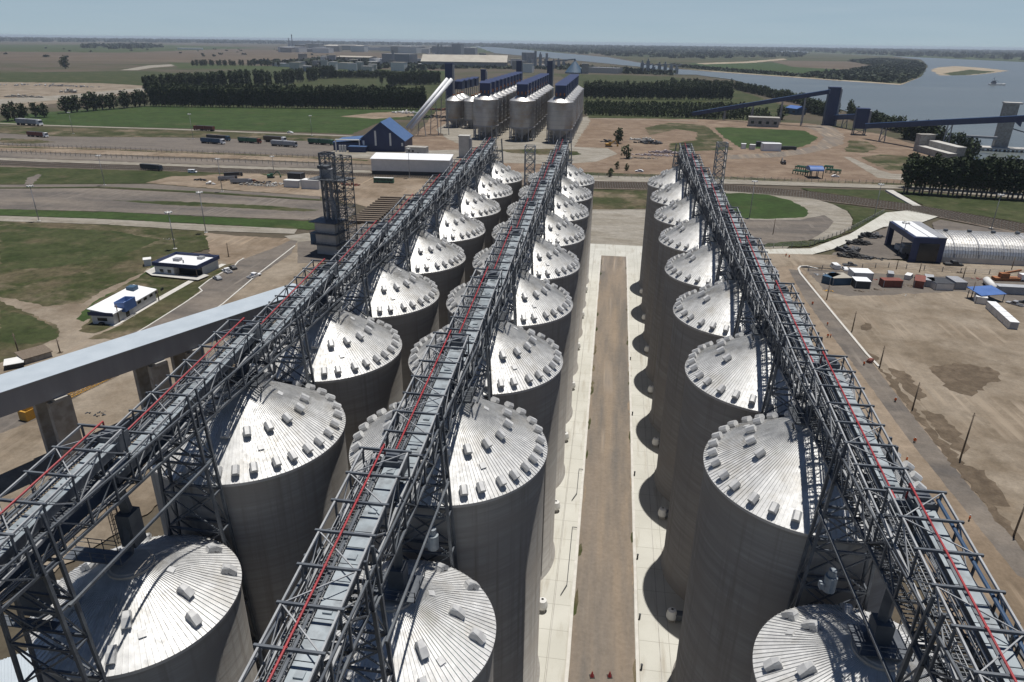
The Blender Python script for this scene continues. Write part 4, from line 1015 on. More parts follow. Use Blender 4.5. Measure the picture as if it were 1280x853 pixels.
def wood_pole(px, top_y, label, lean=0.0):
    b = G(*px); h = height_at(b, top_y); t = thing('utility_pole', label, 'utility pole', b, .4, 'wooden utility poles')
    mb = MB(); mb.cyl((0, 0, 0), (0, 0, h), .19, 8, .13); part('pole', mb, MT['wood'], t, True)
    mb = MB(); mb.box(-.4, .4, -.05, .05, h-.6, h-.5); mb.cyl((0, 0, h-.1), (0, 0, h+.2), .06, 6)
    part('crossarm', mb, MT['wood'], t)
    mb = MB(); mb.box(-.6, .6, -.6, .6, 0, .25); part('footing', mb, MT['dirt_dark'], t)
for px, ty, lab in [((1199.6, 576), 517, 'leaning dark utility pole, third along the road from the bottom right corner'), ((1140, 513.6), 479, 'dark utility pole beside the soil berm, below the standing worker'),
        ((1266, 673), 627, 'dark utility pole nearest the bottom right corner'), ((1099, 461), 433, 'dark utility pole at the lower end of the white kerb'), ((1064.5, 416), 390, 'dark utility pole halfway along the white kerb'),
        ((1033, 376), 356, 'dark utility pole beside the blue cabin by the kerb'), ((1213, 375.6), 353, 'dark utility pole left of the long grey trailer'), ((1203.4, 349), 334, 'dark utility pole before the arched warehouse, left one'),
        ((1148.8, 341.7), 329, 'dark utility pole in front of the blue portal shed'), ((1120, 338), 326, 'short dark pole by the corner of the blue portal shed'), ((1264, 338), 322, 'dark utility pole before the arched warehouse, right one'),
        ((966, 294), 274, 'lone dark pole in the asphalt lot beside the right gallery'), ((23.5, 442), 417, 'leftmost short dark pole on the dry grass'), ((75.5, 442), 424, 'short dark pole beside the brown flat shed'),
        ((150, 404), 381, 'short dark pole by the corner of the long low white building'), ((199, 377), 362, 'short dark pole at the far end of the long low white building'), ((247, 348), 333, 'short dark pole in front of the dark glass office'), ((286, 322), 304, 'short dark pole on soil beyond the parked silver cars')]:
    wood_pole(px, ty, lab)
# ---------------------------------------------------------------- rail tracks
def rail_track(label, pts, sleepers=True):
    P = [G(*p) for p in pts]; mb = MB(); sl = MB()
    for a, b in zip(P, P[1:]):
        d = (b-a); L = d.length; d.normalize(); nn = Vector((-d.y, d.x, 0))
        for k in (-.8, .8): mb.bar(a+nn*k+Vector((0, 0, .85)), b+nn*k+Vector((0, 0, .85)), .22, .22)
        n = int(L/1.5)
        for i in range(n):
            c = a.lerp(b, i/n); sl.bar(c-nn*1.4+Vector((0, 0, .68)), c+nn*1.4+Vector((0, 0, .68)), .4, .2)
    t = thing('rail_track', label, 'rail track', (0, 0, 0), 0, 'parallel rail tracks')
    part('rail', mb, MT['wood'], t); part('sleeper', sl, MT['conc'], t)
for k, nm in enumerate(['farthest', 'second farthest', 'middle', 'second nearest', 'nearest']):
    rail_track(f'dark rail track curving behind the arched warehouse, {nm} of five', [(740, 229+k*1.6), (905, 233+k*1.5), (1010, 241.5+k*1.8), (1140, 258+k*1.8), (1300, 286+k*2.4)])
for k, nm in enumerate(['farthest', 'middle', 'nearest']):
    rail_track(f'dark rail track on the left plain beyond the lorry park, {nm} of three', [(-60, 200+k*2.2), (120, 207.5+k*2), (300, 213.5+k*1.5), (465, 219.5+k*1.2), (560, 222.5+k*1)])
# ---------------------------------------------------------------- post and wire fences
def fence(label, pts, h=2.2, st=4.0, w=.22):
    P = [G(*p) for p in pts]; po = MB(); wi = MB(); cs = []
    tot = sum((b-a).length for a, b in zip(P, P[1:])); st = max(st, tot/95)
    for a, b in zip(P, P[1:]):
        n = max(1, int((b-a).length/st))
        cs += [a.lerp(b, i/n) for i in range(n)]
        for z in (.6, 1.2, 1.8): wi.bar(a+Vector((0, 0, z+.5)), b+Vector((0, 0, z+.5)), .07)
    t = thing('wire_fence', label, 'fence')
    po.box(-w/2, w/2, -w/2, w/2, 0, h+.6); pm = po.mesh('post', MT['conc'])
    for c in cs: o = D.objects.new('post', pm); col.objects.link(o); o.parent = t; o.location = c
    part('wire', wi, MT['clad_grey'], t)
fence('long post and wire fence along the road left of the white warehouse', [(-50, 189), (120, 197), (300, 204), (460, 210)])
fence('post and wire fence along the pale road beyond the right rail tracks', [(740, 222), (905, 225.5), (1125, 231.5), (1280, 241)])
fence('wire fence in front of the blue portal shed and arched warehouse', [(1010, 340), (1110, 336), (1200, 343), (1290, 347)], 1.8, 5)
fence('wire fence along the near edge of the far left lorry yard', [(-50, 180), (120, 187.5), (300, 194.5), (440, 200)])
fence('wire fence below the diagonal concrete ramp beside the asphalt lot', [(955, 312), (1012, 309), (1060, 291), (1105, 267)], 1.8, 4)
# ================================================================ trees
def leaf_clumps(mb, cents, n, rad_c, size, flat=1.0):
    for c, s in cents:
        for _ in range(n):
            u = Vector((random.gauss(0, 1), random.gauss(0, 1), random.gauss(0, 1))).normalized()*(random.random()**.45)*rad_c*s
            u.z *= flat
            p = Vector(c)+u; a = Vector((random.gauss(0, 1), random.gauss(0, 1), random.gauss(0, 1)+.5)).normalized()
            r = a.orthogonal().normalized(); q = a.cross(r); k = size*random.uniform(.55, 1.25)
            an = random.random()*6.28; r, q = r*math.cos(an)+q*math.sin(an), q*math.cos(an)-r*math.sin(an)
            mb.add([p-r*k*.5-q*k*.35, p+r*k*.5-q*k*.3, p+r*k*.45+q*k*.4, p-r*k*.4+q*k*.3+a*k*.15], [(0, 1, 2, 3)])
def tree_proto(seed, H, W, base, nc, nl, size, shape, leaf):
    random.seed(seed)
    tr = MB(); tr.cyl((0, 0, 0), (0, 0, H*.5), W*.05+.14, 7, W*.04); tr.cyl((0, 0, H*.5), (W*.06, 0, H*.88), W*.04, 6, .04)
    cr = MB(); cents = []
    for k in range(nc):
        f = (k+random.random())/nc; z = base+(H-base)*f*.95
        prof = (math.sin(PI*min(1, f*.85+.12))**.6) if shape == 'round' else (.75+.25*math.sin(PI*f))*(1 if f < .85 else 1-(f-.85)*2.2)
        a = k*2.4+random.random(); rr = W*.5*prof*random.uniform(.25, .85)
        c = (rr*math.cos(a), rr*math.sin(a), z); cents.append((c, random.uniform(.75, 1.25)))
        tr.cyl((0, 0, max(H*.12, z-H*.16)), c, W*.022+.03, 5, .03)
    leaf_clumps(cr, cents, nl, W*.26, size, .9 if shape == 'round' else 1.25)
    return tr.mesh('trunk', MT['bark']), cr.mesh('crown', MT[leaf])
KINDS = {
 'tall': [tree_proto(10+i, 22+i % 3*.8, 8, 3.6, 18, 26, 1.6, 'tall', 'leaf') for i in range(6)],
 'round': [tree_proto(40+i, 15, 11, 3.0, 15, 26, 1.5, 'round', 'leaf') for i in range(5)],
 'avenue': [tree_proto(70+i, 20, 8.5, 6.2, 16, 26, 1.35, 'round', 'leaf') for i in range(5)],
 'orchard': [tree_proto(90+i, 8, 5.5, 1.4, 9, 18, 1.1, 'round', 'leaf_lt') for i in range(4)],
 'bank': [tree_proto(120+i, 14, 12, 1.5, 16, 24, 1.7, 'round', 'leaf_lt' if i % 2 else 'leaf') for i in range(5)]}
random.seed(11)
def plant(name, kind, label, p, s=1.0, group=None):
    tm, cm = random.choice(KINDS[kind])
    r = thing(name, label, 'tree', (p.x, p.y, 0), random.random()*6.28, group)
    r.scale = (s*random.uniform(.88, 1.12), s*random.uniform(.88, 1.12), s*(random.uniform(.94, 1.05) if kind == 'tall' else random.uniform(.86, 1.12)))
    for n, m in (('trunk', tm), ('crown', cm)):
        o = D.objects.new(n, m); col.objects.link(o); o.parent = r
    return r
def row(name, kind, label, a, b, n, s, group, jx=.25, depth=0.0):
    A, B = G(*a), G(*b); v = (B-A)/n; nn = Vector((-v.y, v.x, 0)).normalized()
    for i in range(n):
        plant(name, kind, label, A+v*(i+.5+random.uniform(-jx, jx))+nn*random.uniform(0, depth) + nn*random.uniform(-1, 1), s, group)
row('eucalyptus_tree', 'tall', 'tall dark tree in the front rank of the plantation beyond the lush green field', (190, 133.5), (533, 137.5), 92, 1.03, 'front rank of the tall plantation')
row('eucalyptus_tree', 'tall', 'tall dark tree in the rear rank of the plantation beyond the lush green field', (190, 130), (531, 134.5), 92, 1.08, 'rear rank of the tall plantation')
row('eucalyptus_tree', 'tall', 'dark tree in the slanting row behind the left part of the plantation', (190, 121), (335, 107), 62, 1.2, 'slanting row behind the plantation', depth=18)
row('eucalyptus_tree', 'tall', 'dark tree in the short far row behind the middle of the plantation', (336, 110), (424, 97), 46, 1.1, 'short far row behind the plantation', depth=18)
row('round_tree', 'round', 'dark round tree in the far clump left of the white tubes', (402, 98.5), (488, 98.5), 34, 1.05, 'far clump left of the white tubes', depth=12)
row('eucalyptus_tree', 'tall', 'dark tree in the far block directly left of the white tubes', (488, 108), (553, 106), 52, 1.05, 'far block left of the white tubes', depth=35)
row('round_tree', 'round', 'dark round tree in the loose line left of the plantation', (78, 142), (184, 133), 14, 1.2, 'loose line of trees left of the plantation', .4)
for px, lab in (((10, 152), 'leftmost dark round tree beside the pale road'), ((19, 151), 'second dark round tree from the left beside the pale road'), ((30, 150.5), 'small dark tree left of the blue grey lorry'), ((45, 147), 'broad dark tree behind the blue grey lorry'), ((56, 147), 'dark tree right of the blue grey lorry')):
    plant('round_tree', 'round', lab, G(*px), 1.05)
plant('lone_tree', 'round', 'lone tall tree standing on the brown plain at far left', G(82, 86), 2.1)
row('round_tree', 'round', 'dark tree in the distant row before the far left factory', (240, 83), (305, 83), 16, 1.1, 'distant row before the far left factory', .4, 20)
row('round_tree', 'round', 'dark tree in the distant row left of the far warehouses', (305, 83), (375, 84), 15, 1.1, 'distant row left of the far warehouses', .4, 60)
row('windbreak_tree', 'tall', 'dark tree in the near rank of the windbreak right of the bin rows', (729, 124), (915, 126), 52, .95, 'near rank of the windbreak right of the bins')
row('windbreak_tree', 'tall', 'dark tree in the far rank of the windbreak right of the bin rows', (730, 120.5), (918, 121.5), 46, 1.0, 'far rank of the windbreak right of the bins', depth=12)
row('bushy_tree', 'bank', 'bushy tree above the windbreak near the river bend', (835, 108), (912, 111), 20, 1.0, 'bushy trees by the river bend', .4, 30)
row('orchard_tree', 'orchard', 'small tree in the near rank of the orchard rows left of the blue conveyor', (730, 144), (962, 151), 62, 1.05, 'near orchard rank left of the blue conveyor')
row('orchard_tree', 'orchard', 'small tree in the middle rank of the orchard rows left of the blue conveyor', (731, 139.5), (958, 145), 60, 1.1, 'middle orchard rank left of the blue conveyor')
row('orchard_tree', 'orchard', 'small tree in the far rank of the orchard rows left of the blue conveyor', (731, 135), (930, 138), 54, 1.15, 'far orchard rank left of the blue conveyor')
row('riverbank_tree', 'bank', 'bushy tree on the river bank above the blue conveyor', (918, 112), (1012, 133), 28, 1.0, 'river bank trees above the blue conveyor', .4)
row('riverbank_tree', 'bank', 'bushy tree on the river bank left of the tall blue tower', (1000, 139), (1036, 147), 14, 1.05, 'river bank trees left of the tall blue tower', .4, 10)
row('riverbank_tree', 'bank', 'bushy tree on the river bank right of the tall blue tower', (1060, 148), (1125, 166), 16, .95, 'river bank trees right of the tall blue tower', .4)
row('riverbank_tree', 'bank', 'bushy tree on the river bank behind the stepped concrete block', (1128, 173), (1168, 180), 9, 1.1, 'river bank trees behind the stepped block', .4)
for px, lab, s in (((1186, 184), 'tree at the water edge right of the stepped block', .9), ((1196, 190), 'second tree at the water edge right of the stepped block', .95), ((1206, 196), 'tree beside the conveyor trestle at the water', 1.0), ((1214, 199), 'outermost tree on the shore before the pier', .95), ((1175, 180), 'tree peeping over the stepped block', .9),
        ((975, 150), 'dark tree left of the small blue roofed house', 1.0), ((1062, 141), 'small tree on the shore just right of the tall blue tower', .9)):
    plant('shore_tree', 'bank', lab, G(*px), s)
row('avenue_tree', 'avenue', 'dark leafy tree in the near rank of the avenue along the right road', (1126, 242), (1292, 252), 27, .98, 'near rank of the avenue on the right')
row('avenue_tree', 'avenue', 'dark leafy tree in the far rank of the avenue along the right road', (1130, 235), (1292, 244), 26, 1.0, 'far rank of the avenue on the right')
plant('round_tree', 'round', 'single round tree among the parked machines behind the right silo row', G(773, 180), .8)
plant('bush', 'orchard', 'small light bush at the road below the single round tree', G(783, 199), 1.3)
for k, (x, y) in enumerate(((771, 212), (783, 214), (764, 220), (762, 222))): plant('bush', 'orchard', ['small bush beside the road behind the middle gallery', 'low bush right of the small roadside bush', 'low dark bush at the pale road edge', 'tiny bush below the dark roadside bush'][k], G(x, y), .6)

# woods too far to count, and the scrub of the islands
def woods(name, poly, n, w, h, leaf='leaf_far', q=7):
    P = [G(*p) for p in poly]; xs = [p.x for p in P]; ys = [p.y for p in P]
    def inside(x, y):
        c = False; j = len(P)-1
        for i in range(len(P)):
            if (P[i].y > y) != (P[j].y > y) and x < (P[j].x-P[i].x)*(y-P[i].y)/(P[j].y-P[i].y)+P[i].x: c = not c
            j = i
        return c
    tris = tessellate_polygon([P]); ar = []
    for t in tris: a, b, c = (P[i] for i in t); ar.append((b-a).cross(c-a).length)
    mb = MB()
    for _ in range(n):
        t = random.choices(tris, ar)[0]; a, b, c = (P[i] for i in t)
        u, v = random.random(), random.random()
        if u+v > 1: u, v = 1-u, 1-v
        p = a+(b-a)*u+(c-a)*v; s = random.uniform(.6, 1.3)
        leaf_clumps(mb, [((p.x, p.y, h*.45*s), s)], q, w*.5, w*.55, h/w)
    o = mb.build(name, MT[leaf]); o['kind'] = 'stuff'; return o
woods('far_woodland', [(-150, 51.5), (200, 53.5), (420, 56), (700, 59.5), (700, 57.3), (300, 51.5), (-150, 46.5)], 2600, 95, 22)
woods('far_woodland', [(600, 59), (760, 62), (960, 64), (1010, 65), (1140, 71), (1300, 77), (1500, 80), (1500, 68), (1300, 64.5), (900, 59.5), (600, 56)], 3600, 80, 18)
woods('far_woodland', [(100, 60), (150, 62), (210, 59), (180, 56), (110, 57)], 160, 45, 16)
woods('far_woodland', [(600, 58), (760, 70), (860, 74), (1000, 72), (1010, 67), (800, 62)], 1500, 45, 12)
woods('island_scrub', [(1000, 96), (1050, 101), (1126, 105), (1148, 96), (1156, 84), (1146, 77), (1100, 74), (1060, 77), (1095, 83), (1060, 90), (1010, 93)], 2300, 17, 8)
woods('island_scrub', [(842, 84), (900, 89.5), (1010, 97.5), (1015, 95.5), (900, 87), (842, 81.5)], 500, 13, 6)
woods('far_town_trees', [(300, 80), (420, 86), (530, 90), (560, 86), (520, 80), (400, 74)], 260, 24, 11)
woods('far_town_trees', [(700, 88), (770, 92), (840, 95), (838, 92), (760, 88), (700, 84)], 300, 17, 11)
woods('far_town_trees', [(530, 85.5), (700, 87.5), (720, 88), (716, 86), (640, 84.8), (530, 84.3)], 150, 15, 7)
woods('plain_scrub', [(-50, 74), (420, 74), (420, 62), (-50, 60)], 34, 20, 6)

# ================================================================ far buildings and port
def block(name, label, cat, ax, bx, depth, h, wall, roof, gable=0.0, group=None, win=0):
    t, L = site(name, label, cat, ax, bx, group)
    mb = MB(); mb.box(0, L, 0, depth, 0, h); part('wall', mb, MT[wall], t)
    mb = MB(); o_ = max(.4, L*.008)
    if gable: mb.add([(-o_, -o_, h+.02), (L+o_, -o_, h+.02), (L+o_, depth/2, h+gable), (-o_, depth/2, h+gable), (-o_, depth+o_, h+.02), (L+o_, depth+o_, h+.02)], [(0, 1, 2, 3), (3, 2, 5, 4), (0, 3, 4), (1, 5, 2), (0, 4, 5, 1)])
    else: mb.box(-o_, L+o_, -o_, depth+o_, h+.02, h+.5)
    part('roof', mb, MT[roof], t)
    for k in range(win):
        mb = MB(); x = L*(k+.3)/win; mb.box(x, x+L*.4/win, -.25, .05, h*.35, h*.65); part('window', mb, MT['glass'], t)
    return t
block('grain_store', 'very long pale roofed grain store in the distance behind the bins', 'warehouse', (527, 84), (633, 85.5), 90, 17, 'conc', 'tan_roof', 20)
for i, a in enumerate([((360, 60), (374, 60.3), 160, 60, 'white_dull', 'white', 'pale tall factory hall on the far left horizon'), ((374, 60.5), (402, 61), 120, 30, 'conc', 'clad_grey', 'grey factory hall right of the pale hall on the horizon'), ((405, 62), (450, 63), 120, 28, 'white_dull', 'tan_roof', 'pale roofed factory halls on the middle horizon'), ((452, 63), (490, 63.5), 100, 22, 'white_dull', 'clad_grey', 'low pale halls right of the horizon factory'),
        ((421, 76), (462, 77), 60, 14, 'conc', 'tan_roof', 'pale roofed warehouse far beyond the plantation'), ((478, 82), (512, 83), 50, 36, 'clad_grey', 'clad_grey', 'bulky dark grey hall left of the very long grain store'), ((462, 81), (477, 82), 40, 20, 'white_dull', 'clad_grey', 'grey hall with pale front left of the bulky dark hall'),
        ((395, 84), (420, 85), 30, 10, 'conc', 'clad_grey', 'low dark shed before the pale roofed far warehouse'), ((430, 86), (448, 86.5), 25, 14, 'conc', 'tan_roof', 'small brown building before the far warehouses'), ((340, 83), (362, 84), 30, 9, 'white_dull', 'clad_grey', 'low pale shed among the far left trees'),
        ((640, 87), (652, 87.5), 30, 24, 'conc', 'clad_grey', 'grey tower house at the right end of the very long grain store'), ((652, 80), (664, 80.5), 30, 40, 'clad_grey', 'clad_grey', 'dark grey plant block on the far river bank'), ((735, 91), (772, 92.5), 30, 14, 'conc_lt', 'clad_grey', 'pale port warehouse on the far river bank'), ((540, 68), (556, 68.5), 60, 45, 'clad_grey', 'clad_grey', 'dark plant block on the horizon left of the river'), ((565, 69), (576, 69.2), 60, 60, 'clad_grey', 'clad_grey', 'tall dark plant block on the horizon beside the river'),
        ((222, 62), (252, 62.3), 60, 9, 'white', 'white', 'bright white low shed far out on the left plain')]):
    block('far_building', a[6], 'building', a[0], a[1], a[2], a[3], a[4], a[5], 0 if i not in (2, 4) else a[3]*.3)
random.seed(21)
FAR = []
for k in range(62):
    x = random.uniform(345, 735); y = random.uniform(76, 90) if x < 530 else random.uniform(72, 81) if x < 640 else random.uniform(84, 93)
    FAR.append((x, y, random.uniform(14, 40), random.uniform(6, 26), random.choice(('white_dull', 'conc', 'clad_grey', 'conc_lt')), random.choice(('white_dull', 'clad_grey', 'tan_roof', 'conc_lt'))))
for k in range(26):
    x = random.uniform(352, 620); FAR.append((x, 61 + (x-352)*.012 + random.uniform(0, 5), random.uniform(60, 150), random.uniform(15, 45), random.choice(('white_dull', 'conc', 'clad_grey')), random.choice(('white_dull', 'clad_grey', 'white'))))
for x, y, w_, h_, wm, rm in FAR:
    p = G(x, y); t = thing('far_building', 'small grey or pale building in the hazy distant factory town', 'building', p, random.uniform(-.3, .3), 'small buildings of the distant factory town')
    mb = MB(); mb.box(-w_/2, w_/2, 0, w_*.7, 0, h_); part('wall', mb, MT[wm], t); mb = MB(); mb.box(-w_/2-.4, w_/2+.4, -.4, w_*.7+.4, h_+.02, h_+.7); part('roof', mb, MT[rm], t)
for x, y, h_ in ((366, 60.5, 110), (362, 60.5, 80), (552, 72, 55), (548, 72, 60), (492, 84, 48), (669, 86, 50), (683, 87, 44)):
    p = G(x, y); t = thing('chimney', 'thin grey stack of the distant factory town', 'chimney', p, 0, 'thin stacks of the distant factory town'); mb = MB(); mb.cyl((0, 0, 0), (0, 0, h_), 5, 10, 3.5); part('shaft', mb, MT['clad_grey'], t); mb = MB(); mb.cyl((0, 0, h_), (0, 0, h_+2), 4.2, 10); part('rim', mb, MT['conc'], t)
def cone_store(label, px, r, h):
    t = thing('conical_store', label, 'grain store', G(*px)); mb = MB(); mb.lathe([(r, 0), (r, 3), (2, h), (2, h+5), (.1, h+6)], 28); part('roof', mb, MT['teal'], t)
    mb = MB(); mb.bar((0, 0, h+4), (-r*4, r, h*.8), 3); part('conveyor', mb, MT['clad_grey'], t)
cone_store('dark conical grain store on the far river bank', (718, 92), 26, 32)
def port_tower(label, px, h, n):
    t = thing('port_plant', label, 'port plant', G(*px)); random.seed(int(px[0]))
    for k in range(n):
        mb = MB(); x = k*16; hh = h*random.uniform(.5, 1); mb.box(x, x+9, 0, 9, 0, hh); mb.box(x+2, x+6, 2, 6, hh, hh+6); part('tower_block', mb, MT['clad_grey'], t)
    mb = MB()
    for k in range(n): mb.bar((k*16, 4, h*.6), (k*16+18, 4, h*.75), 3.0)
    part('conveyor', mb, MT['clad_grey'], t)
port_tower('cluster of grey port towers on the far river bank', (655, 85), 42, 5)
port_tower('grey conveyor towers on the far shore above the windbreak', (690, 86), 34, 3)
port_tower('dark ship loaders and towers on the far shore at the river bend', (800, 92), 34, 7)
random.seed(5)
# blue conveyor to the tall blue tower on the shore
def enclosed(name, label, A, B, w, h, m, roof, legs, group=None):
    t = thing(name, label, 'conveyor', (0, 0, 0), 0, group)
    d = (B-A); d.z = 0; s = Vector((-d.y, d.x, 0)).normalized()*w/2; z = Vector((0, 0, h))
    mb = MB(); mb.hexa([A-s, B-s, B+s, A+s, A-s+z, B-s+z, B+s+z, A+s+z]); part('casing', mb, MT[m], t)
    mb = MB(); e = Vector((0, 0, .02)); s2 = s*1.1; mb.hexa([A-s2+z+e, B-s2+z+e, B+s2+z+e, A+s2+z+e, A-s2*.9+z*1.12, B-s2*.9+z*1.12, B+s2*.9+z*1.12, A+s2*.9+z*1.12]); part('roof', mb, MT[roof], t)
    for f in legs:
        p = A.lerp(B, f); mb = MB()
        for k in (-1, 1): mb.bar((p.x+s.x*k*1.3, p.y+s.y*k*1.3, 0), p+s*k*.9, .7)
        n = max(1, int(p.z/6))
        for i in range(n):
            z0, z1 = p.z*i/n, p.z*(i+1)/n; q = s*1.1; mb.bar((p.x-q.x, p.y-q.y, z0), (p.x+q.x, p.y+q.y, z1), .4)
        part('trestle', mb, MT['clad_grey'], t)
    return t
enclosed('blue_conveyor', 'long blue enclosed conveyor rising to the tall blue shore tower', G(857, 146.5, .8), G(1037, 117.5, 33), 4.6, 4, 'navy', 'navy_roof', (.3, .5, .7, .85))
tower('shore_tower', 'tall dark blue transfer tower on the river shore', 'transfer tower', (1036, 157), 11, 11, 37.5, 'navy', 0, -.1)
tower('shore_tower', 'shorter dark blue transfer tower standing on legs', 'transfer tower', (1073.5, 169.5), 11, 10, 23.5, 'navy', 6, -.15)
enclosed('blue_conveyor', 'low blue conveyor linking the two shore towers', G(1044, 150, 6), G(1070, 149, 11), 4.5, 4.5, 'navy', 'navy_roof', (.5,))
enclosed('blue_conveyor', 'long blue conveyor running out over the water to the pier', G(1083, 161, 9), G(1330, 150.5, 34), 4.8, 4.2, 'navy', 'navy_roof', (.12, .5))
p = G(1249, 190); t = thing('pier_tower', 'tall grey concrete tower on the river pier', 'tower', p, -.25)
mb = MB(); mb.box(-5, 5, 0, 8, 3.6, 37); part('shaft', mb, MT['conc'], t)
mb = MB(); mb.box(-5.6, 7, -.6, 8.6, 37, 38.2); part('roof', mb, MT['conc_lt'], t)
mb = MB(); mb.hexa([(5, 1, 24), (10, 1, 20), (10, 5, 20), (5, 5, 24), (5, 1, 29), (10, 1, 25), (10, 5, 25), (5, 5, 29)]); part('loader_head', mb, MT['navy'], t)
mb = MB()
for k in range(2): mb.bar((6, 2+k*3, 18), (34, -4+k*3, 11), .8)
for k in range(7): mb.bar((6+k*4, 2-k*.86, 18-k), (8+k*4, 5-k*.86, 17.5-k), .5)
part('loader_boom', mb, MT['steel_shaded'], t)
t = thing('pier', 'concrete pier deck on round piles in the river', 'pier', G(1238, 190), -.18)
mb = MB(); mb.box(-8, 60, -3, 9, 2.4, 3.6); part('deck', mb, MT['conc_lt'], t)
for k in range(12):
    for y in (-1.5, 7.5): mb = MB(); mb.cyl((-6+k*6, y, -1), (-6+k*6, y, 2.4), .9, 10); part('pile', mb, MT['conc'], t)
enclosed('footbridge', 'thin grey footbridge from the shore to the pier tower', G(1207, 172, 12), G(1246, 174, 12), 2, 1.6, 'clad_grey', 'clad_grey', (.05,))
t, L = site('stepped_block', 'grey stepped concrete building near the water with pale ledges', 'building', (1145, 190), (1184, 201))
mb = MB(); mb.box(0, L, 0, 6, 0, 4.6); part('lower_wall', mb, MT['conc'], t); mb = MB(); mb.box(-.3, L+.3, -.3, 6.2, 4.6, 5.1); part('lower_ledge', mb, MT['conc_lt'], t)
mb = MB(); mb.box(4, L-2, 6.3, 13, 0, 9); part('upper_wall', mb, MT['conc'], t); mb = MB(); mb.box(3.7, L-1.7, 6.25, 13.3, 9, 9.6); part('roof', mb, MT['conc_lt'], t)
mb = MB(); mb.box(-7, -.2, 1, 13, 0, 13); mb.box(-7.3, .1, .7, 13.3, 13, 13.6); part('end_tower', mb, MT['conc'], t)
block('long_shed', 'long grey block building under the blue conveyor', 'building', (935, 158.5), (973, 160), 14, 9, 'conc', 'conc', 0, None, 4)
t = block('small_house', 'small dark house with bright blue roof near the river trees', 'house', (981, 142), (995, 144), 14, 7, 'teal', 'blue', 3, None, 2)
# boat and its wake on the river
t = thing('river_boat', 'white grey work boat with mast crossing the river', 'boat', (G(1246, 107).x, G(1246, 107).y, .3), .12)
mb = MB(); mb.add([(-17, -4, 0), (12, -4, 0), (18, 0, 0), (12, 4, 0), (-17, 4, 0), (-17.5, -4.5, 3), (13, -4.5, 3), (20, 0, 4), (13, 4.5, 3), (-17.5, 4.5, 3)], [(4, 3, 2, 1, 0), (5, 6, 7, 8, 9), (0, 1, 6, 5), (1, 2, 7, 6), (2, 3, 8, 7), (3, 4, 9, 8), (4, 0, 5, 9)]); part('hull', mb, MT['white_dull'], t)
mb = MB(); mb.box(-13, -4, -3, 3, 3, 7); mb.box(-12, -6, -2.5, 2.5, 7, 9.5); part('wheelhouse', mb, MT['hull'], t)
mb = MB(); mb.cyl((-9, 0, 9.5), (-9, 0, 18), .4, 6); mb.bar((-9, 0, 11), (2, 0, 8), .5); mb.bar((-15, 0, 12), (-9, 0, 15), .4); part('mast', mb, MT['hull'], t)

# ================================================================ right hand works: portal shed, arched warehouse, cabins, containers
A, B = G(1135, 328.5), G(1175.5, 330.5); t = thing('portal_shed', 'dark blue open portal shed with white sloped roof', 'shed', A, ang(A, B)); L = (B-A).length
H, dp = 10.2, 27
mb = MB()
mb.box(0, L, 0, .5, 0, H); mb.box(L-.5, L, .5, dp, 0, H)
part('front_wall', mb, MT['navy'], t)
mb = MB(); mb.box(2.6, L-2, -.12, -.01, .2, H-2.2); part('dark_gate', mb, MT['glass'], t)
mb = MB(); mb.box(0, 2, dp-2, dp, 0, H); mb.box(0, .9, .5, dp-2, H-2.2, H); mb.box(2, L-.5, dp-.6, dp, H-3, H); part('portal_frame', mb, MT['navy'], t)
mb = MB(); mb.box(.9, L-3.2, .6, dp-.3, H+.02, H+.3); part('roof', mb, MT['white'], t)
mb = MB(); mb.box(L-3.1, L+.2, -.1, dp+.1, H+.02, H+.35); mb.box(L*.45, L*.45+.35, .6, dp-.3, H+.3, H+.4); part('roof_edge', mb, MT['clad_grey'], t)
mb = MB(); mb.box(1.5, L-2, 12, 20, 0, 2.6); mb.box(3, L-4, 14, 18, 2.6, 3.6); part('inner_ramp', mb, MT['conc_lt'], t)
A, B = G(1176, 329.5), G(1330, 336.5); t = thing('arched_warehouse', 'long ribbed silver barrel roofed warehouse beside the blue portal shed', 'warehouse', A, ang(A, B)); L = (B-A).length
W, hw, rise = 24.0, 2.6, 7.5
mb = MB(); mb.box(0, L, 0, .4, 0, hw); mb.box(0, L, W-.4, W, 0, hw); part('wall', mb, MT['conc_lt'], t)
def arch(x0, x1, off=0.0, n=18):
    vs = []
    for x in (x0, x1):
        for k in range(n+1): a = PI*k/n; vs.append((x, W/2-(W/2+off)*math.cos(a), hw+(rise+off)*math.sin(a)**.9))
    return vs, [(k, n+1+k, n+2+k, k+1) for k in range(n)]
mb = MB()
nb = int(L/1.0)
for k in range(nb):
    v, f = arch(k*L/nb, (k+.55)*L/nb); mb.add(v, f); v, f = arch((k+.55)*L/nb, (k+1)*L/nb, -.14); mb.add(v, f)
o = part('roof', mb, MT['tank_roof'], t)
mb = MB(); v, f = arch(0, 0.01, -.1); mb.add(v[:19], [tuple(range(19))]); part('end_wall', mb, MT['clad_grey'], t)
for k in range(int(L/9)):
    mb = MB(); v, f = arch(k*9+4, k*9+4.5, .1); mb.add(v, f); part('roof_rib', mb, MT['clad_grey'], t)
    mb = MB(); mb.box(k*9+3.6, k*9+4.9, W/2-.6, W/2+.6, hw+rise+.05, hw+rise+.9); part('ridge_vent', mb, MT['steel_shaded'], t)
t = thing('canopy', 'blue barrel roofed canopy on legs beside green frames', 'canopy', G(1011, 224), .05)
mb = MB(); n = 10; w0, l0 = 8.6, 10
vs = [(x, l0/2-l0/2*math.cos(PI*k/n), 5+2.6*math.sin(PI*k/n)) for x in (0, w0) for k in range(n+1)]
mb.add(vs, [(k, n+1+k, n+2+k, k+1) for k in range(n)] + [tuple(range(n+1)), tuple(reversed(range(n+1, 2*n+2)))]); part('roof', mb, MT['blue'], t)
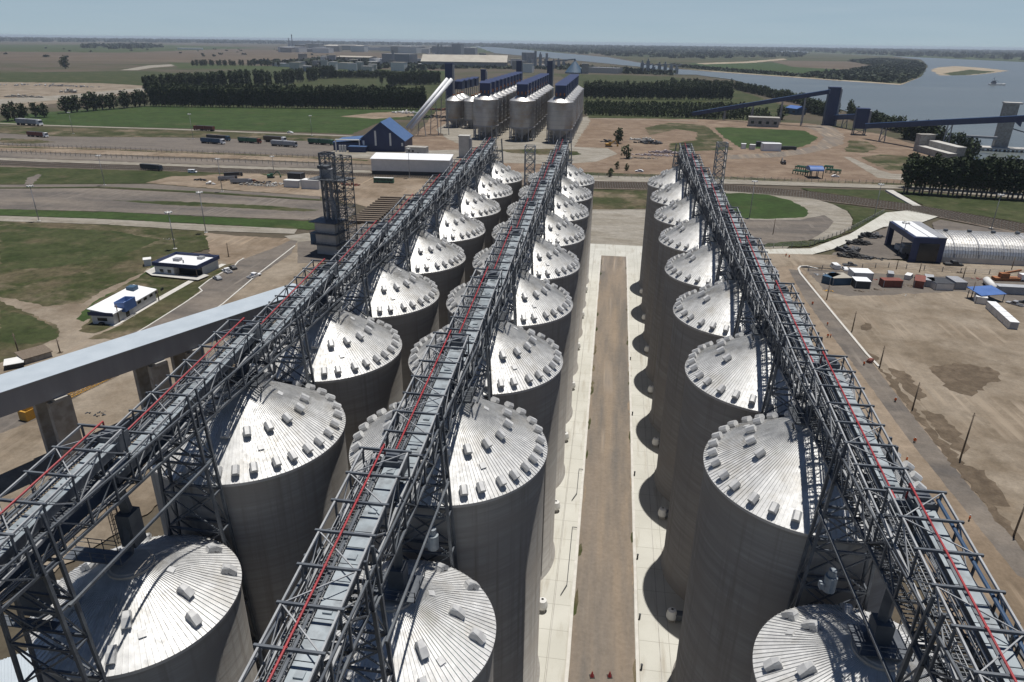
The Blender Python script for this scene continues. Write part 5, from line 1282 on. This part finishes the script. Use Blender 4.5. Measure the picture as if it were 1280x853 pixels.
for x in (.3, w0/2, w0-.3):
    for y in (.3, l0-.3): mb = MB(); mb.box(x-.2, x+.2, y-.2, y+.2, 0, 5.05); part('leg', mb, MT['dkgrey'], t)
for k, (a, b, lab) in enumerate([((990, 218), (1009, 221), 'green steel pipe rack left of the blue canopy'), ((993, 213), (1009, 215), 'green steel pipe rack behind the left end of the blue canopy'), ((1031, 217), (1049, 219), 'green steel pipe rack right of the blue canopy'), ((1029, 213), (1040, 214), 'green steel pipe rack behind the right end of the blue canopy')]):
    t, L = site('pipe_rack', lab, 'pipe rack', a, b, 'green steel pipe racks around the blue canopy')
    mb = MB()
    for y in (0, 3.5): mb.box(0, L, y, y+.8, 2.2, 3.0); [mb.box(x, x+.4, y, y+.5, 0, 2.2) for x in (0, L*.33, L*.66, L-.4)]
    for j in range(int(L/2.5)): mb.box(j*2.5, j*2.5+.4, .8, 3.5, 2.3, 2.7)
    part('frame', mb, MT['green_paint'], t)
def container(label, ax, bx, m, depth=None, h=2.7, roof=None, L=None, group=None, name='container'):
    t, l = site(name, label, 'container', ax, bx, group); L = L or l; depth = depth or 2.5
    mb = MB(); mb.box(0, L, 0, depth, .12, h)
    k = 0
    while .3+k*.62 < L-.3: x = .3+k*.62; mb.box(x, x+.3, -.06, -.002, .3, h-.25); k += 1
    part('body', mb, MT[m], t)
    mb = MB(); mb.box(-.05, L+.05, -.08, depth+.05, h+.004, h+.16); part('roof', mb, MT[roof or m], t)
    mb = MB()
    for y in (.15, depth/2+.05): mb.box(-.09, -.01, y, y+depth/2-.2, .3, h-.2)
    part('end_door', mb, MT[m], t)
    mb = MB()
    for x in (0, L-.2):
        for y in (-.09, depth-.14): mb.box(x, x+.2, y, y+.2, .0, h+.1)
    part('corner_post', mb, MT['clad_grey'], t)
    return t
container('dark blue site cabin with tan roof beside the white kerb', (1040, 358.5), (1063, 358), 'teal', 6, 3, 'tan_roof')
container('dark blue cabin end block left of the tan roofed cabin', (1026, 355), (1037, 358), 'teal', 7, 3, 'teal')
container('white roofed cabin with open side next to the tan roofed cabin', (1068, 362), (1087, 363), 'dkgrey', 5, 3, 'white')
container('white roofed long cabin behind the open sided cabin', (1066, 352), (1090, 353), 'white_dull', 6, 3.2, 'white')
container('oxide red container standing alone right of the white roofed cabins', (1103, 361), (1127, 361.5), 'rust_box', 3.4, 2.9)
container('oxide red container set end on beside the grey container', (1141, 361), (1154, 363), 'rust_box', 8, 2.9)
container('grey container set end on between the red and dark topped ones', (1155, 360), (1166, 361.5), 'grey_box', 8, 2.8)
container('white fronted container with dark roof in the container group', (1168, 364.5), (1191, 365), 'white_dull', 7, 2.8, 'dkgrey')
container('grey ribbed container at the right end of the container group', (1192, 363.5), (1207, 364), 'grey_box', 7, 3, 'clad_grey')
container('white container under a blue sloping roof sheet', (1218, 381), (1232, 383), 'white_dull', 5, 2.7, 'white_dull')
t, L = site('roof_canopy', 'blue sloping roof sheet over the white container', 'canopy', (1222, 380), (1252, 378))
mb = MB(); mb.hexa([(-.5, -1, 3.1), (L, -1, 3.1), (L, 5.5, 4.0), (-.5, 5.5, 4.0), (-.5, -1, 3.25), (L, -1, 3.25), (L, 5.5, 4.15), (-.5, 5.5, 4.15)]); part('roof', mb, MT['blue'], t)
mb = MB(); [mb.box(x-.1, x+.1, y-.1, y+.1, 0, 3.1) for x in (.2, L-.5) for y in (-.7, 4.8)]; part('post', mb, MT['steel_shaded'], t)
p0, p1 = G(1231, 386.5), G(1260, 413.5)
for k, nm in enumerate(['farthest', 'second farthest', 'second nearest', 'nearest']):
    a = p0.lerp(p1, k/4); b = p0.lerp(p1, (k+.94)/4)
    t = thing('container', f'white container in the slanting line of four, {nm} one', 'container', (a.x, a.y, 0), ang(a, b), 'slanting line of four white containers'); L = (b-a).length
    mb = MB(); mb.box(0, L, 0, 2.5, .1, 2.7); part('body', mb, MT['white_dull'], t); mb = MB(); mb.box(-.05, L+.02, -.05, 2.55, 2.704, 2.8); part('roof', mb, MT['white'], t)
    mb = MB(); [mb.box(x, x+.25, -.06, -.002, .25, 2.5) for x in (.3, L*.33, L*.66, L-.5)]; mb.box(.1, L-.1, -.05, -.003, .14, .28); part('side_rib', mb, MT['white_dull'], t)
    mb = MB(); mb.box(L-.01, L+.06, .2, 2.3, .3, 2.5); part('end_door', mb, MT['grey_box'], t)
container('long grey trailer box at the right edge of the works yard', (1246, 369), (1284, 371), 'grey_box', 3.2, 3)
container('white container left of the steel frame tower in the construction strip', (355, 234.5), (374, 235.5), 'white_dull', 4, 4)
container('white container directly left of the lattice elevator', (377, 236.5), (399, 237.5), 'white_dull', 6, 5)
container('dark long container behind the white ones in the construction strip', (360, 227.5), (377, 228.5), 'dkgrey', 5, 5)
container('small white container beside the lorries near the oval field', (926, 186.5), (932, 186.8), 'white', 4, 4)
container('second small white container beside the lorries near the oval field', (936, 187.5), (943, 188), 'white_dull', 4, 4)
container('white lorry box parked at the lower edge of the oval green field', (953, 189.5), (976, 190), 'white', 7, 6)
container('dark long box behind the white lorry box near the oval field', (945, 184), (968, 185), 'dkgrey', 6, 4)

# ================================================================ vehicles
def wheels(t, xs, w, r):
    for x in xs:
        for s in (-1, 1):
            mb = MB(); mb.cyl((x, s*w/2-s*.12, r), (x, s*w/2+s*.12, r), r, 12); part('wheel', mb, MT['tyre'], t)
def car(name, label, cat, px, head, paint, van=False, pick=False, s=1.0, group=None):
    t = thing(name, label, cat, G(*px), head, group); t.scale = (s, s, s)
    mb = MB(); L, W = (5.2, 2.0) if (van or pick) else (4.4, 1.8)
    def loft(mb, secs):
        for (xa, wa, z0a, z1a), (xb, wb, z0b, z1b) in zip(secs, secs[1:]): mb.hexa([(xa, -wa, z0a), (xb, -wb, z0b), (xb, wb, z0b), (xa, wa, z0a), (xa, -wa, z1a), (xb, -wb, z1b), (xb, wb, z1b), (xa, wa, z1a)])
    if van:
        loft(mb, [(-L/2, W/2, .35, 2.2), (L*.25, W/2, .35, 2.25)]); loft(mb, [(L*.25+.001, W/2, .35, 2.2), (L*.38, W/2*.95, .35, 1.2), (L/2, W/2*.88, .4, .9)])
    else:
        loft(mb, [(-L/2, W*.46, .4, .95), (-L*.3, W/2, .3, 1.0), (L*.2, W/2, .3, 1.0), (L/2, W*.43, .4, .8)])
        if pick: loft(mb, [(-L*.12, W*.45, 1.001, 1.75), (L*.12, W*.43, 1.001, 1.75)]); loft(mb, [(L*.12+.001, W*.44, 1.0, 1.73), (L*.24, W*.46, 1.0, 1.02)])
        else: loft(mb, [(-L*.4, W*.42, 1.001, 1.1), (-L*.26, W*.4, 1.001, 1.5), (L*.06, W*.4, 1.001, 1.5), (L*.24, W*.45, 1.0, 1.03)])
    part('body', mb, MT[paint], t)
    mb = MB()
    if van: mb.box(-L*.1, L*.2, -W/2-.02, W/2+.02, 1.35, 1.9); mb.hexa([(L*.262, -W*.44, 2.1), (L*.385, -W*.42, 1.22), (L*.385, W*.42, 1.22), (L*.262, W*.44, 2.1), (L*.27, -W*.44, 2.12), (L*.393, -W*.42, 1.24), (L*.393, W*.42, 1.24), (L*.27, W*.44, 2.12)])
    else: mb.box(-L*(.08 if pick else .24), L*.08, -W*.455, W*.455, 1.1, 1.45); mb.box(L*.1, L*.17, -W*.38, W*.38, 1.1, 1.42)
    part('window', mb, MT['glass'], t)
    if pick: mb = MB(); mb.box(-L*.47, -L*.15, -W*.4, W*.4, .96, 1.03); part('load_bed', mb, MT['dkgrey'], t)
    wheels(t, (-L*.31, L*.31), W, .36)
    return t
def lorry(label, px, head, cab, box, parts=2, s=1.0, open_=False, group=None, flip=1):
    t = thing('lorry', label, 'lorry', G(*px), head, group); t.scale = (s*flip, s, s)
    mb = MB(); mb.hexa([(6.4, -1.25, .8), (8.6, -1.2, .8), (8.6, 1.2, .8), (6.4, 1.25, .8), (6.4, -1.25, 3.3), (8.1, -1.15, 3.3), (8.1, 1.15, 3.3), (6.4, 1.25, 3.3)]); part('cab', mb, MT[cab], t)
    mb = MB(); mb.hexa([(8.3, -1.1, 2.0), (8.5, -1.1, 2.0), (8.5, 1.1, 2.0), (8.3, 1.1, 2.0), (8.16, -1.1, 3.0), (8.3, -1.1, 3.0), (8.3, 1.1, 3.0), (8.16, 1.1, 3.0)]); part('windscreen', mb, MT['glass'], t)
    spans = [(-.8, 6.2), (-9, -1.4)] if parts == 2 else [(-6, 6.2)]
    for a, b in spans:
        mb = MB(); mb.box(a, b, -1.3, 1.3, 1.2, 3.4)
        k = 0
        while a+.3+k < b: mb.box(a+.3+k, a+.45+k, -1.36, 1.36, 1.3, 3.3); k += 1
        part('load_box', mb, MT[box], t)
        mb = MB(); mb.box(a+.15, b-.15, -1.15, 1.15, 3.404, 3.5); part('load_cover', mb, MT['dkgrey' if open_ else 'clad_grey'], t)
    mb = MB(); mb.box(spans[-1][0], 8.2, -.5, .5, .7, 1.15); part('chassis', mb, MT['dkgrey'], t)
    wheels(t, (7.4, .6, 1.8, -3, -7, -8) if parts == 2 else (7.4, -3.8, -2.5, 0), 2.3, .55)
    return t
hd = ground_heading((230, 165), (420, 177))
lorry('red and tan lorry with trailer on the pale road by the lush field', (255, 163.5), hd, 'rust_box', 'rust_box', 2, 1.25, True, None, -1)
lorry('red lorry with dull red trailer at the left on the lorry yard edge', (48, 171.5), hd, 'white', 'rust_box', 2, 1.2, True)
lorry('dark blue lorry with white cab, nearer of the parked pair', (267, 180), hd, 'white', 'teal', 2, 1.25, True)
lorry('dark lorry parked behind the dark blue one', (274, 176), hd, 'teal', 'dkgrey', 2, 1.25, True)
lorry('dark brown lorry with white cab left of the blue gabled building', (342, 178), hd, 'white', 'wood', 1, 1.4, True)
lorry('green trailer lorry parked left of the dark brown lorry', (313, 179), hd, 'rust_box', 'green_paint', 2, 1.2, True)
lorry('grey lorry with grey trailer in front of the dark brown lorry', (356, 183.5), hd, 'clad_grey', 'grey_box', 2, 1.3)
lorry('green lorry with two green boxes beside the blue low wing', (402, 181), hd, 'green_paint', 'green_paint', 2, 1.3, True)
lorry('blue grey flatbed lorry by the far left round trees', (38, 157), hd, 'white', 'grey_box', 2, 1.7)
lorry('black wagon standing on the left rail tracks', (188, 213), hd, 'dkgrey', 'dkgrey', 1, 1.1, True)
lorry('dark tipper lorry behind the white box near the oval field', (983, 188), .1, 'dkgrey', 'dkgrey', 1, .9, True)
lorry('tipper lorry with dark cab in the construction strip, nearest to the road', (283, 226), .5, 'dkgrey', 'grey_box', 1, .75, True)
lorry('tipper lorry in the construction strip behind the nearest tipper', (290, 221), .5, 'dkgrey', 'dkgrey', 1, .75, True)
lorry('grey tipper lorry on the dirt in the middle of the construction strip', (300, 230), .2, 'clad_grey', 'grey_box', 1, .85, True)
def bus(label, px, head, paint, s=1.0):
    t = thing('bus', label, 'bus', G(*px), head); t.scale = (s, s, s)
    mb = MB(); mb.box(-6, 6, -1.25, 1.25, .4, 1.7); mb.box(-6, 6, -1.25, 1.25, 2.5, 3.1); mb.box(-5.95, 5.95, -1.2, 1.2, 1.7, 2.5); part('body', mb, MT[paint], t)
    for k in range(6): mb = MB(); x = -5.6+k*1.9; mb.box(x, x+1.6, -1.27, 1.27, 1.75, 2.45); part('window', mb, MT['glass'], t)
    mb = MB(); mb.box(-5.9, 5.9, -1.15, 1.15, 3.104, 3.2); part('roof', mb, MT['white_dull'], t)
    wheels(t, (-3.8, 3.8), 2.3, .5)
bus('dark green bus parked on the dirt before the white warehouse', (480, 229), .03, 'green_paint', 1.0)
rh = ground_heading((200, 440), (330, 345))
car('parked_car', 'silver car parked nearest the long low white building', 'car', (272, 350), rh+.9, 'grey_box')
car('parked_car', 'white pickup parked behind the silver car by the dark glass office', 'pickup', (284, 341), rh+.9, 'white', pick=True)
car('parked_car', 'dark grey car beside the white pickup by the dark glass office', 'car', (291, 337), rh+.9, 'dkgrey')
car('pickup', 'white pickup driving on the asphalt road left of the gallery', 'pickup', (318, 347), rh-.4, 'white', pick=True)
car('van', 'white van parked near the start of the white kerb', 'van', (1043, 336.5), 1.7, 'white', van=True)
car('parked_car', 'small white car right of the white van', 'car', (1055, 338.5), 1.7, 'white')
car('parked_car', 'dark pickup behind the small white car', 'pickup', (1062, 333.5), .1, 'dkgrey', pick=True)
car('van', 'grey van in front of the blue portal shed, left one', 'van', (1112, 347), 1.3, 'grey_box', van=True)
car('van', 'silver van in front of the blue portal shed, right one', 'van', (1135, 349.5), 1.0, 'white_dull', van=True)
car('parked_car', 'dark car right of the silver van', 'car', (1147, 348.5), 1.0, 'dkgrey')
car('pickup', 'black pickup parked along the arched warehouse wall', 'pickup', (1191, 333), .05, 'dkgrey', pick=True, s=1.3)
car('pickup', 'dark grey pickup parked right of the white container line', 'pickup', (1268, 382.5), 2.3, 'clad_grey', pick=True)
car('parked_car', 'dark car cut by the right edge beside the grey pickup', 'car', (1281, 381), 2.3, 'dkgrey')
car('parked_car', 'white car on the pale road above the dark brown lorry', 'car', (363, 167), hd, 'white', s=1.3)
car('parked_car', 'white car beside the blue canopy and green frames', 'car', (1044, 222), .1, 'white', s=1.1)
car('pickup', 'white car driving on the road behind the far end of the silo rows', 'car', (799, 215.5), 3.0, 'white', s=1.2)
car('parked_car', 'white van parked at the left rail tracks by the construction dirt', 'van', (241, 216.5), .1, 'white', van=True)
# tank lorry and machinery at right
t = thing('tank_trailer', 'white cylindrical tank trailer lying beside the long grey trailer box', 'trailer', G(1240, 366), ground_heading((1240, 366), (1230, 355)))
mb = MB(); mb.cyl((-1, 0, 1.9), (9, 0, 1.9), 1.2, 16); part('tank', mb, MT['white_dull'], t, True); mb = MB(); mb.box(-1, 9, -.8, .8, .5, .9); part('chassis', mb, MT['dkgrey'], t); wheels(t, (0, 1.2, 7), 2.0, .5)
t = thing('mobile_crane', 'brown lorry crane with white cab behind the long grey trailer box', 'crane', G(1258, 352), .1)
mb = MB(); mb.box(-5, 4, -1.3, 1.3, .7, 1.6); part('chassis', mb, MT['rust'], t); mb = MB(); mb.box(4.2, 6.2, -1.2, 1.2, .8, 3.0); part('cab', mb, MT['white'], t); mb = MB(); mb.box(-3, 0, -1, 1, 1.62, 3.2); mb.bar((-2, 0, 3), (4, 0, 4.4), .6); part('boom', mb, MT['rust'], t); wheels(t, (-4, -2.6, 4.8), 2.3, .55)
def digger(label, px, head, paint, s=1.0, name='digger'):
    t = thing(name, label, 'digger', G(*px), head); t.scale = (s, s, s)
    mb = MB(); [mb.box(-2, 2, y-.35, y+.35, 0, .9) for y in (-1.1, 1.1)]; part('crawler', mb, MT['dkgrey'], t)
    mb = MB(); mb.box(-2.2, 1.2, -1.3, 1.3, 1.0, 2.2); mb.box(-.2, 1.3, -1.3, -.2, 2.2, 3.1); part('body', mb, MT[paint], t)
    mb = MB(); mb.bar((1, .3, 1.8), (4, .3, 4.2), .5); mb.bar((4, .3, 4.2), (5.6, .3, 1.5), .4); mb.box(5.1, 6, -.2, .8, .4, 1.5); part('arm', mb, MT[paint], t)
digger('black digger on the dirt left of the green frames', (979, 206), 1.6, 'dkgrey')
digger('green tractor digger on the construction strip left of the white containers', (339, 223), .3, 'green_paint', 1.0)
digger('yellow loader beneath the single round tree', (761, 184), .2, 'yellow', 1.3)
# yellow boom and pipe line lying on the dirt left of the left row
A, B = G(46, 520), G(148, 470); t = thing('drill_boom', 'long yellow drill boom lying on the dirt under the inclined gallery', 'machine', (A.x, A.y, 0), ang(A, B)); L = (B-A).length
mb = MB(); [mb.bar((0, y, z), (L, y, z), .16) for y, z in ((-.5, .6), (.5, .6), (0, 1.4))]
for k in range(int(L/1.2)): x = k*1.2; mb.bar((x, -.5, .6), (x+1.2, .5, .6), .09); mb.bar((x, .5, .6), (x+.6, 0, 1.4), .09); mb.bar((x+.6, 0, 1.4), (x+1.2, -.5, .6), .09)
part('boom', mb, MT['yellow'], t); mb = MB(); mb.box(-3, 0, -1.2, 1.2, .3, 2.6); mb.box(-2.4, -.8, -1, 1, 2.6, 3.4); part('body', mb, MT['yellow'], t)
# ================================================================ people
def person_mesh():
    me = D.meshes.new('person')
    J = [(0, 0, .95, .15), (0, 0, 1.2, .16), (0, 0, 1.42, .17), (0, 0, 1.53, .07), (0, .01, 1.66, .105), (0, .01, 1.76, .08),
         (.1, 0, .88, .1), (.12, .06, .5, .075), (.13, .0, .09, .055), (.14, .13, .04, .05), (-.1, 0, .88, .1), (-.12, -.04, .5, .075), (-.13, -.12, .09, .055), (-.14, .02, .04, .05),
         (.21, 0, 1.4, .065), (.27, -.03, 1.13, .05), (.27, .08, .88, .04), (.27, .12, .8, .04), (-.21, 0, 1.4, .065), (-.27, .02, 1.13, .05), (-.26, .16, .92, .04), (-.26, .21, .86, .04)]
    E = [(0, 1), (1, 2), (2, 3), (3, 4), (4, 5), (0, 6), (6, 7), (7, 8), (8, 9), (0, 10), (10, 11), (11, 12), (12, 13), (2, 14), (14, 15), (15, 16), (16, 17), (2, 18), (18, 19), (19, 20), (20, 21)]
    me.from_pydata([j[:3] for j in J], E, []); o = D.objects.new('person', me); col.objects.link(o)
    mo = o.modifiers.new('skin', 'SKIN'); 
    for v, j in zip(me.skin_vertices[0].data, J): v.radius = (j[3], j[3])
    me.skin_vertices[0].data[0].use_root = True
    o.modifiers.new('sub', 'SUBSURF').levels = 1
    dg = bpy.context.evaluated_depsgraph_get(); out = D.meshes.new_from_object(o.evaluated_get(dg)); D.objects.remove(o)
    out.materials.clear()
    for m in ('skin', 'orange', 'trouser', 'white'): out.materials.append(MT[m])
    for f in out.polygons:
        c = f.center; f.use_smooth = True
        f.material_index = 2 if c.z < .93 else 0 if (1.5 < c.z < 1.68 or (abs(c.x) > .23 and c.z < .92)) else 3 if c.z >= 1.68 else 1
    return out
PM = person_mesh()
for k, (px, lab) in enumerate([((1034, 424), 'left person of the orange clad pair walking on the asphalt road'), ((1037.5, 424), 'right person of the orange clad pair walking on the asphalt road'), ((1015, 383), 'person in orange walking alone on the upper asphalt road'), ((1033.5, 409), 'person in orange standing near the right edge of the asphalt road'),
        ((1079, 459), 'person in orange left of the red generator by the kerb'), ((1118, 505), 'person in orange on the right edge of the asphalt road'), ((1132, 580), 'person in orange on the tan shoulder beside the right gallery'), ((1142, 556), 'person in orange in the middle of the lower asphalt road'), ((1210, 654), 'person in orange on the lowest stretch of the asphalt road'),
        ((982, 322), 'person at the far junction beside the right gallery'), ((986, 324), 'second person at the far junction beside the right gallery'), ((52, 524), 'person in orange standing by the yellow drill boom'), ((655, 0), '')]):
    if not lab: continue
    o = D.objects.new('person', PM); col.objects.link(o); o.location = G(*px); o.rotation_euler = (0, 0, k*1.3); o.scale = (1.05,)*3; tag(o, lab, 'person')
t = thing('generator', 'small red generator trailer beside the kerb end', 'generator', G(1087, 455), .8)
mb = MB(); mb.box(-1.0, 1.0, -.5, .5, .5, 1.3); mb.box(-.7, .7, -.4, .4, 1.3, 1.5); part('body', mb, MT['rust_box'], t); wheels(t, (-.5, .5), 1.5, .35)
def cone(label, px):
    t = thing('traffic_cone', label, 'traffic cone', G(px[0], px[1], .775) , .2, 'traffic cones on the dirt road'); 
    mb = MB(); mb.lathe([(.22, .04), (.05, .75), (.02, .78)], 14); part('cone_body', mb, MT['red'], t); mb = MB(); mb.box(-.28, .28, -.28, .28, 0, .04); part('base', mb, MT['tyre'], t); t.scale = (1.2,)*3
cone('left traffic cone at the bottom of the central dirt road', (740, 846)); cone('right traffic cone at the bottom of the central dirt road', (762, 846))
# drain posts and fans at the silo feet along the pavements
k = 0
for bn, X0, Y2, s in (('middle', -16.19, 66.52, 1), ('right', 23.663, 67.44, -1)):
    for i in range(7):
        t = thing('aeration_fan', f'white aeration fan between silo feet, {ORD[i]} from the camera, {bn} row', 'fan', (X0+s*(RS*.9+.6), Y2+SP*(i+.5), .75), 0 if s > 0 else PI, 'aeration fans along the silo feet')
        mb = MB(); mb.lathe([(.75, .6), (.8, 1.1), (.6, 1.9), (.2, 2.1)], 14); part('housing', mb, MT['white_dull'], t); mb = MB(); mb.box(-2.6, 0, -.5, .5, .5, 1.5); part('duct', mb, MT['steel_shaded'], t); mb = MB(); mb.box(-.5, .5, -.5, .5, 0, .62); part('base', mb, MT['conc'], t)
for i, y in enumerate((70, 79, 92, 116, 140, 170)):
    t = thing('bollard', f'short dark bollard on the right kerb of the dirt road, {ORD[i]} from the camera', 'bollard', (8.6, y, .75), 0, 'bollards on the right kerb'); mb = MB(); mb.cyl((0, 0, 0), (0, 0, .8), .14, 10); part('post', mb, MT['dkgrey'], t); mb = MB(); mb.cyl((0, 0, .8), (0, 0, .9), .18, 10); part('cap', mb, MT['dkgrey'], t)
for i, (xa, ya, n) in enumerate(((-2.4, 84, 14), (-2.2, 108, 8))):
    t = thing('hand_rail', ['bent dark pipe rail on the left pavement, nearer one', 'bent dark pipe rail on the left pavement, farther one'][i], 'pipe rail', (xa, ya, .75)); mb = MB(); mb.bar((0, 0, .35), (0, n, .35), .1); mb.bar((0, 0, .35), (-.8, -2.2, .2), .1); mb.bar((0, n, .35), (.8, n, .35), .1); part('pipe', mb, MT['dkgrey'], t)
    mb = MB(); [mb.bar((0, n*j/4, 0), (0, n*j/4, .35), .06) for j in range(5)]; part('stand', mb, MT['dkgrey'], t)
# piles, slabs and scrap
def heap(name, label, cat, px, w, d, h, n, m, kind=None, seed=1):
    random.seed(seed); t = G(*px); mb = MB()
    for _ in range(n):
        a = random.random()*6.28; r = random.random()**.6; c = Vector((t.x+math.cos(a)*r*w/2, t.y+math.sin(a)*r*d/2, 0)); s = random.uniform(.4, 1)*h; z = random.uniform(0, h*(1-r)*.8)
        u = random.random()*PI; e1 = Vector((math.cos(u), math.sin(u), random.uniform(-.3, .3)))*s*random.uniform(.5, 1.6)
        mb.bar(c+Vector((0, 0, z+s*.2)), c+e1+Vector((0, 0, z+s*.2)), s*.5, s*.45, mi=0)
    o = mb.build(name, MT[m]); tag(o, label, cat, None, 'stuff'); return o
for k, (x, y, w, d, h, n, m) in enumerate([(1060, 316, 9, 6, 2.4, 70, 'dkgrey'), (1074, 306, 10, 6, 2.4, 70, 'tyre'), (1088, 298, 9, 6, 2.4, 60, 'dkgrey'), (1066, 323, 12, 4, 2.2, 80, 'tyre'), (1085, 325, 12, 4, 1.4, 60, 'dkgrey'), (1100, 326, 9, 4, 1.2, 40, 'tyre'), (1130, 317, 8, 6, 1.3, 40, 'tyre'),
        (815, 195, 34, 10, 1.8, 120, 'purple'), (832, 192, 26, 9, 2.5, 80, 'purple'), (800, 199, 26, 8, 1.5, 80, 'conc'), (803, 176, 22, 14, 2.5, 90, 'conc_lt'), (812, 180, 22, 12, 2.8, 70, 'dkgrey'), (760, 178, 14, 10, 2, 50, 'dkgrey'), (543, 147, 60, 26, 2.5, 140, 'dkgrey'), (560, 138, 50, 20, 3, 80, 'rust_box'), (510, 142, 40, 14, 3, 60, 'white_dull'),
        (315, 232, 18, 6, 1.5, 50, 'conc'), (332, 233, 14, 5, 1.5, 40, 'conc_lt'), (325, 229, 16, 6, 1.4, 50, 'dkgrey'), (262, 231, 7, 3, 2, 14, 'white_dull'), (1075, 366, 7, 3, .9, 40, 'wood'), (1130, 371, 12, 4, .7, 40, 'conc_lt'), (1140, 360, 6, 5, 1.0, 40, 'wood'), (1022, 345, 6, 5, .9, 40, 'grey_box'), (1112, 490, 1.6, 1.2, .4, 8, 'white'), (30, 122, 60, 10, 4, 60, 'conc'), (60, 108, 200, 20, 4, 60, 'grey_box'), (85, 116, 30, 16, 6, 30, 'conc'), (1200, 343, 9, 3, .8, 30, 'wood'), (1195, 197, 16, 6, 2.2, 30, 'dkgrey'), (425, 182, 6, 4, 1, 12, 'white'), (1098, 352, 5, 3, 1, 20, 'rust_box'), (1096, 364, 6, 4, 1, 26, 'wood'), (1160, 352, 5, 3, 1.2, 20, 'dkgrey'), (1178, 350, 7, 3, 1, 24, 'conc'), (1050, 348, 5, 3, .9, 20, 'wood'), (1036, 366, 5, 3, .9, 20, 'yellow'), (1215, 362, 6, 4, 1.2, 24, 'dkgrey'), (1228, 352, 6, 3, 1.2, 20, 'rust_box'), (1252, 396, 7, 4, 1.2, 26, 'conc_lt'), (1270, 366, 6, 4, 1.2, 20, 'rust'), (312, 227, 12, 5, 1.6, 30, 'rust_box'), (345, 231, 12, 5, 1.6, 30, 'conc_lt'), (250, 226, 10, 4, 1.4, 24, 'dkgrey'), (420, 241, 9, 5, 1.6, 30, 'dkgrey'), (440, 232, 12, 5, 1.6, 30, 'rust_box'), (408, 229, 10, 5, 2, 30, 'dkgrey'), (210, 300, 5, 2, .8, 10, 'conc_lt'), (90, 470, 5, 3, .8, 24, 'wood'), (120, 520, 6, 3, .8, 24, 'dkgrey')]):
    tone = {'dkgrey': 'dark', 'tyre': 'black', 'purple': 'pinkish', 'conc': 'grey', 'conc_lt': 'pale grey', 'rust_box': 'reddish', 'rust': 'rusty', 'white_dull': 'whitish', 'white': 'white', 'wood': 'brown', 'grey_box': 'light grey', 'yellow': 'yellow'}[m]
    place = ('in the far left truck park' if x < 120 and y < 130 else 'on dirt under the big inclined gallery' if x < 130 else 'on the grass by the offices' if y > 290 and x < 230 else 'in the construction strip left of the white warehouse' if x < 450 and y > 190 else 'beside the blue gabled building' if x < 450
        else 'near the foot of the twin white tubes' if x < 600 else 'on the reddish yard behind the right gallery' if x < 900 else 'beside the blue portal shed' if 285 < y < 330 else 'among the cabins and containers of the works yard' if 340 < y < 380 else 'beside the white containers at the right edge' if y < 400 and y > 380 else 'at the avenue of trees' if y < 250 else 'beside the road at the soil berm')
    o = heap('scrap_pile', f'{tone} scrap pile {place}', 'pile', (x, y), w, d, h, n, m, None, 30+k); o['group'] = f'{tone} scrap piles {place}'
# rows of concrete beams lying on the dirt right of the lattice elevator
for k in range(13):
    f = k/12; a = G(437+52*f*.75, 279-30*f); 
    t = thing('concrete_beam', f'brown concrete beam lying in the stepped stack beyond the lattice elevator, row {ORD[k] if k < 12 else "thirteenth"} from the camera', 'beam', (a.x, a.y, 0), .02, 'concrete beams in the stepped stack')
    t['label'] = 'brown concrete beam in the stepped stack of beams beyond the lattice elevator'
    mb = MB(); mb.box(0, 13, -.9, .9, .35, 1.5); part('beam', mb, MT['wood'], t); mb = MB(); mb.box(1, 1.6, -1, 1, 0, .35); mb.box(11, 11.6, -1, 1, 0, .35); part('bearer', mb, MT['conc'], t)
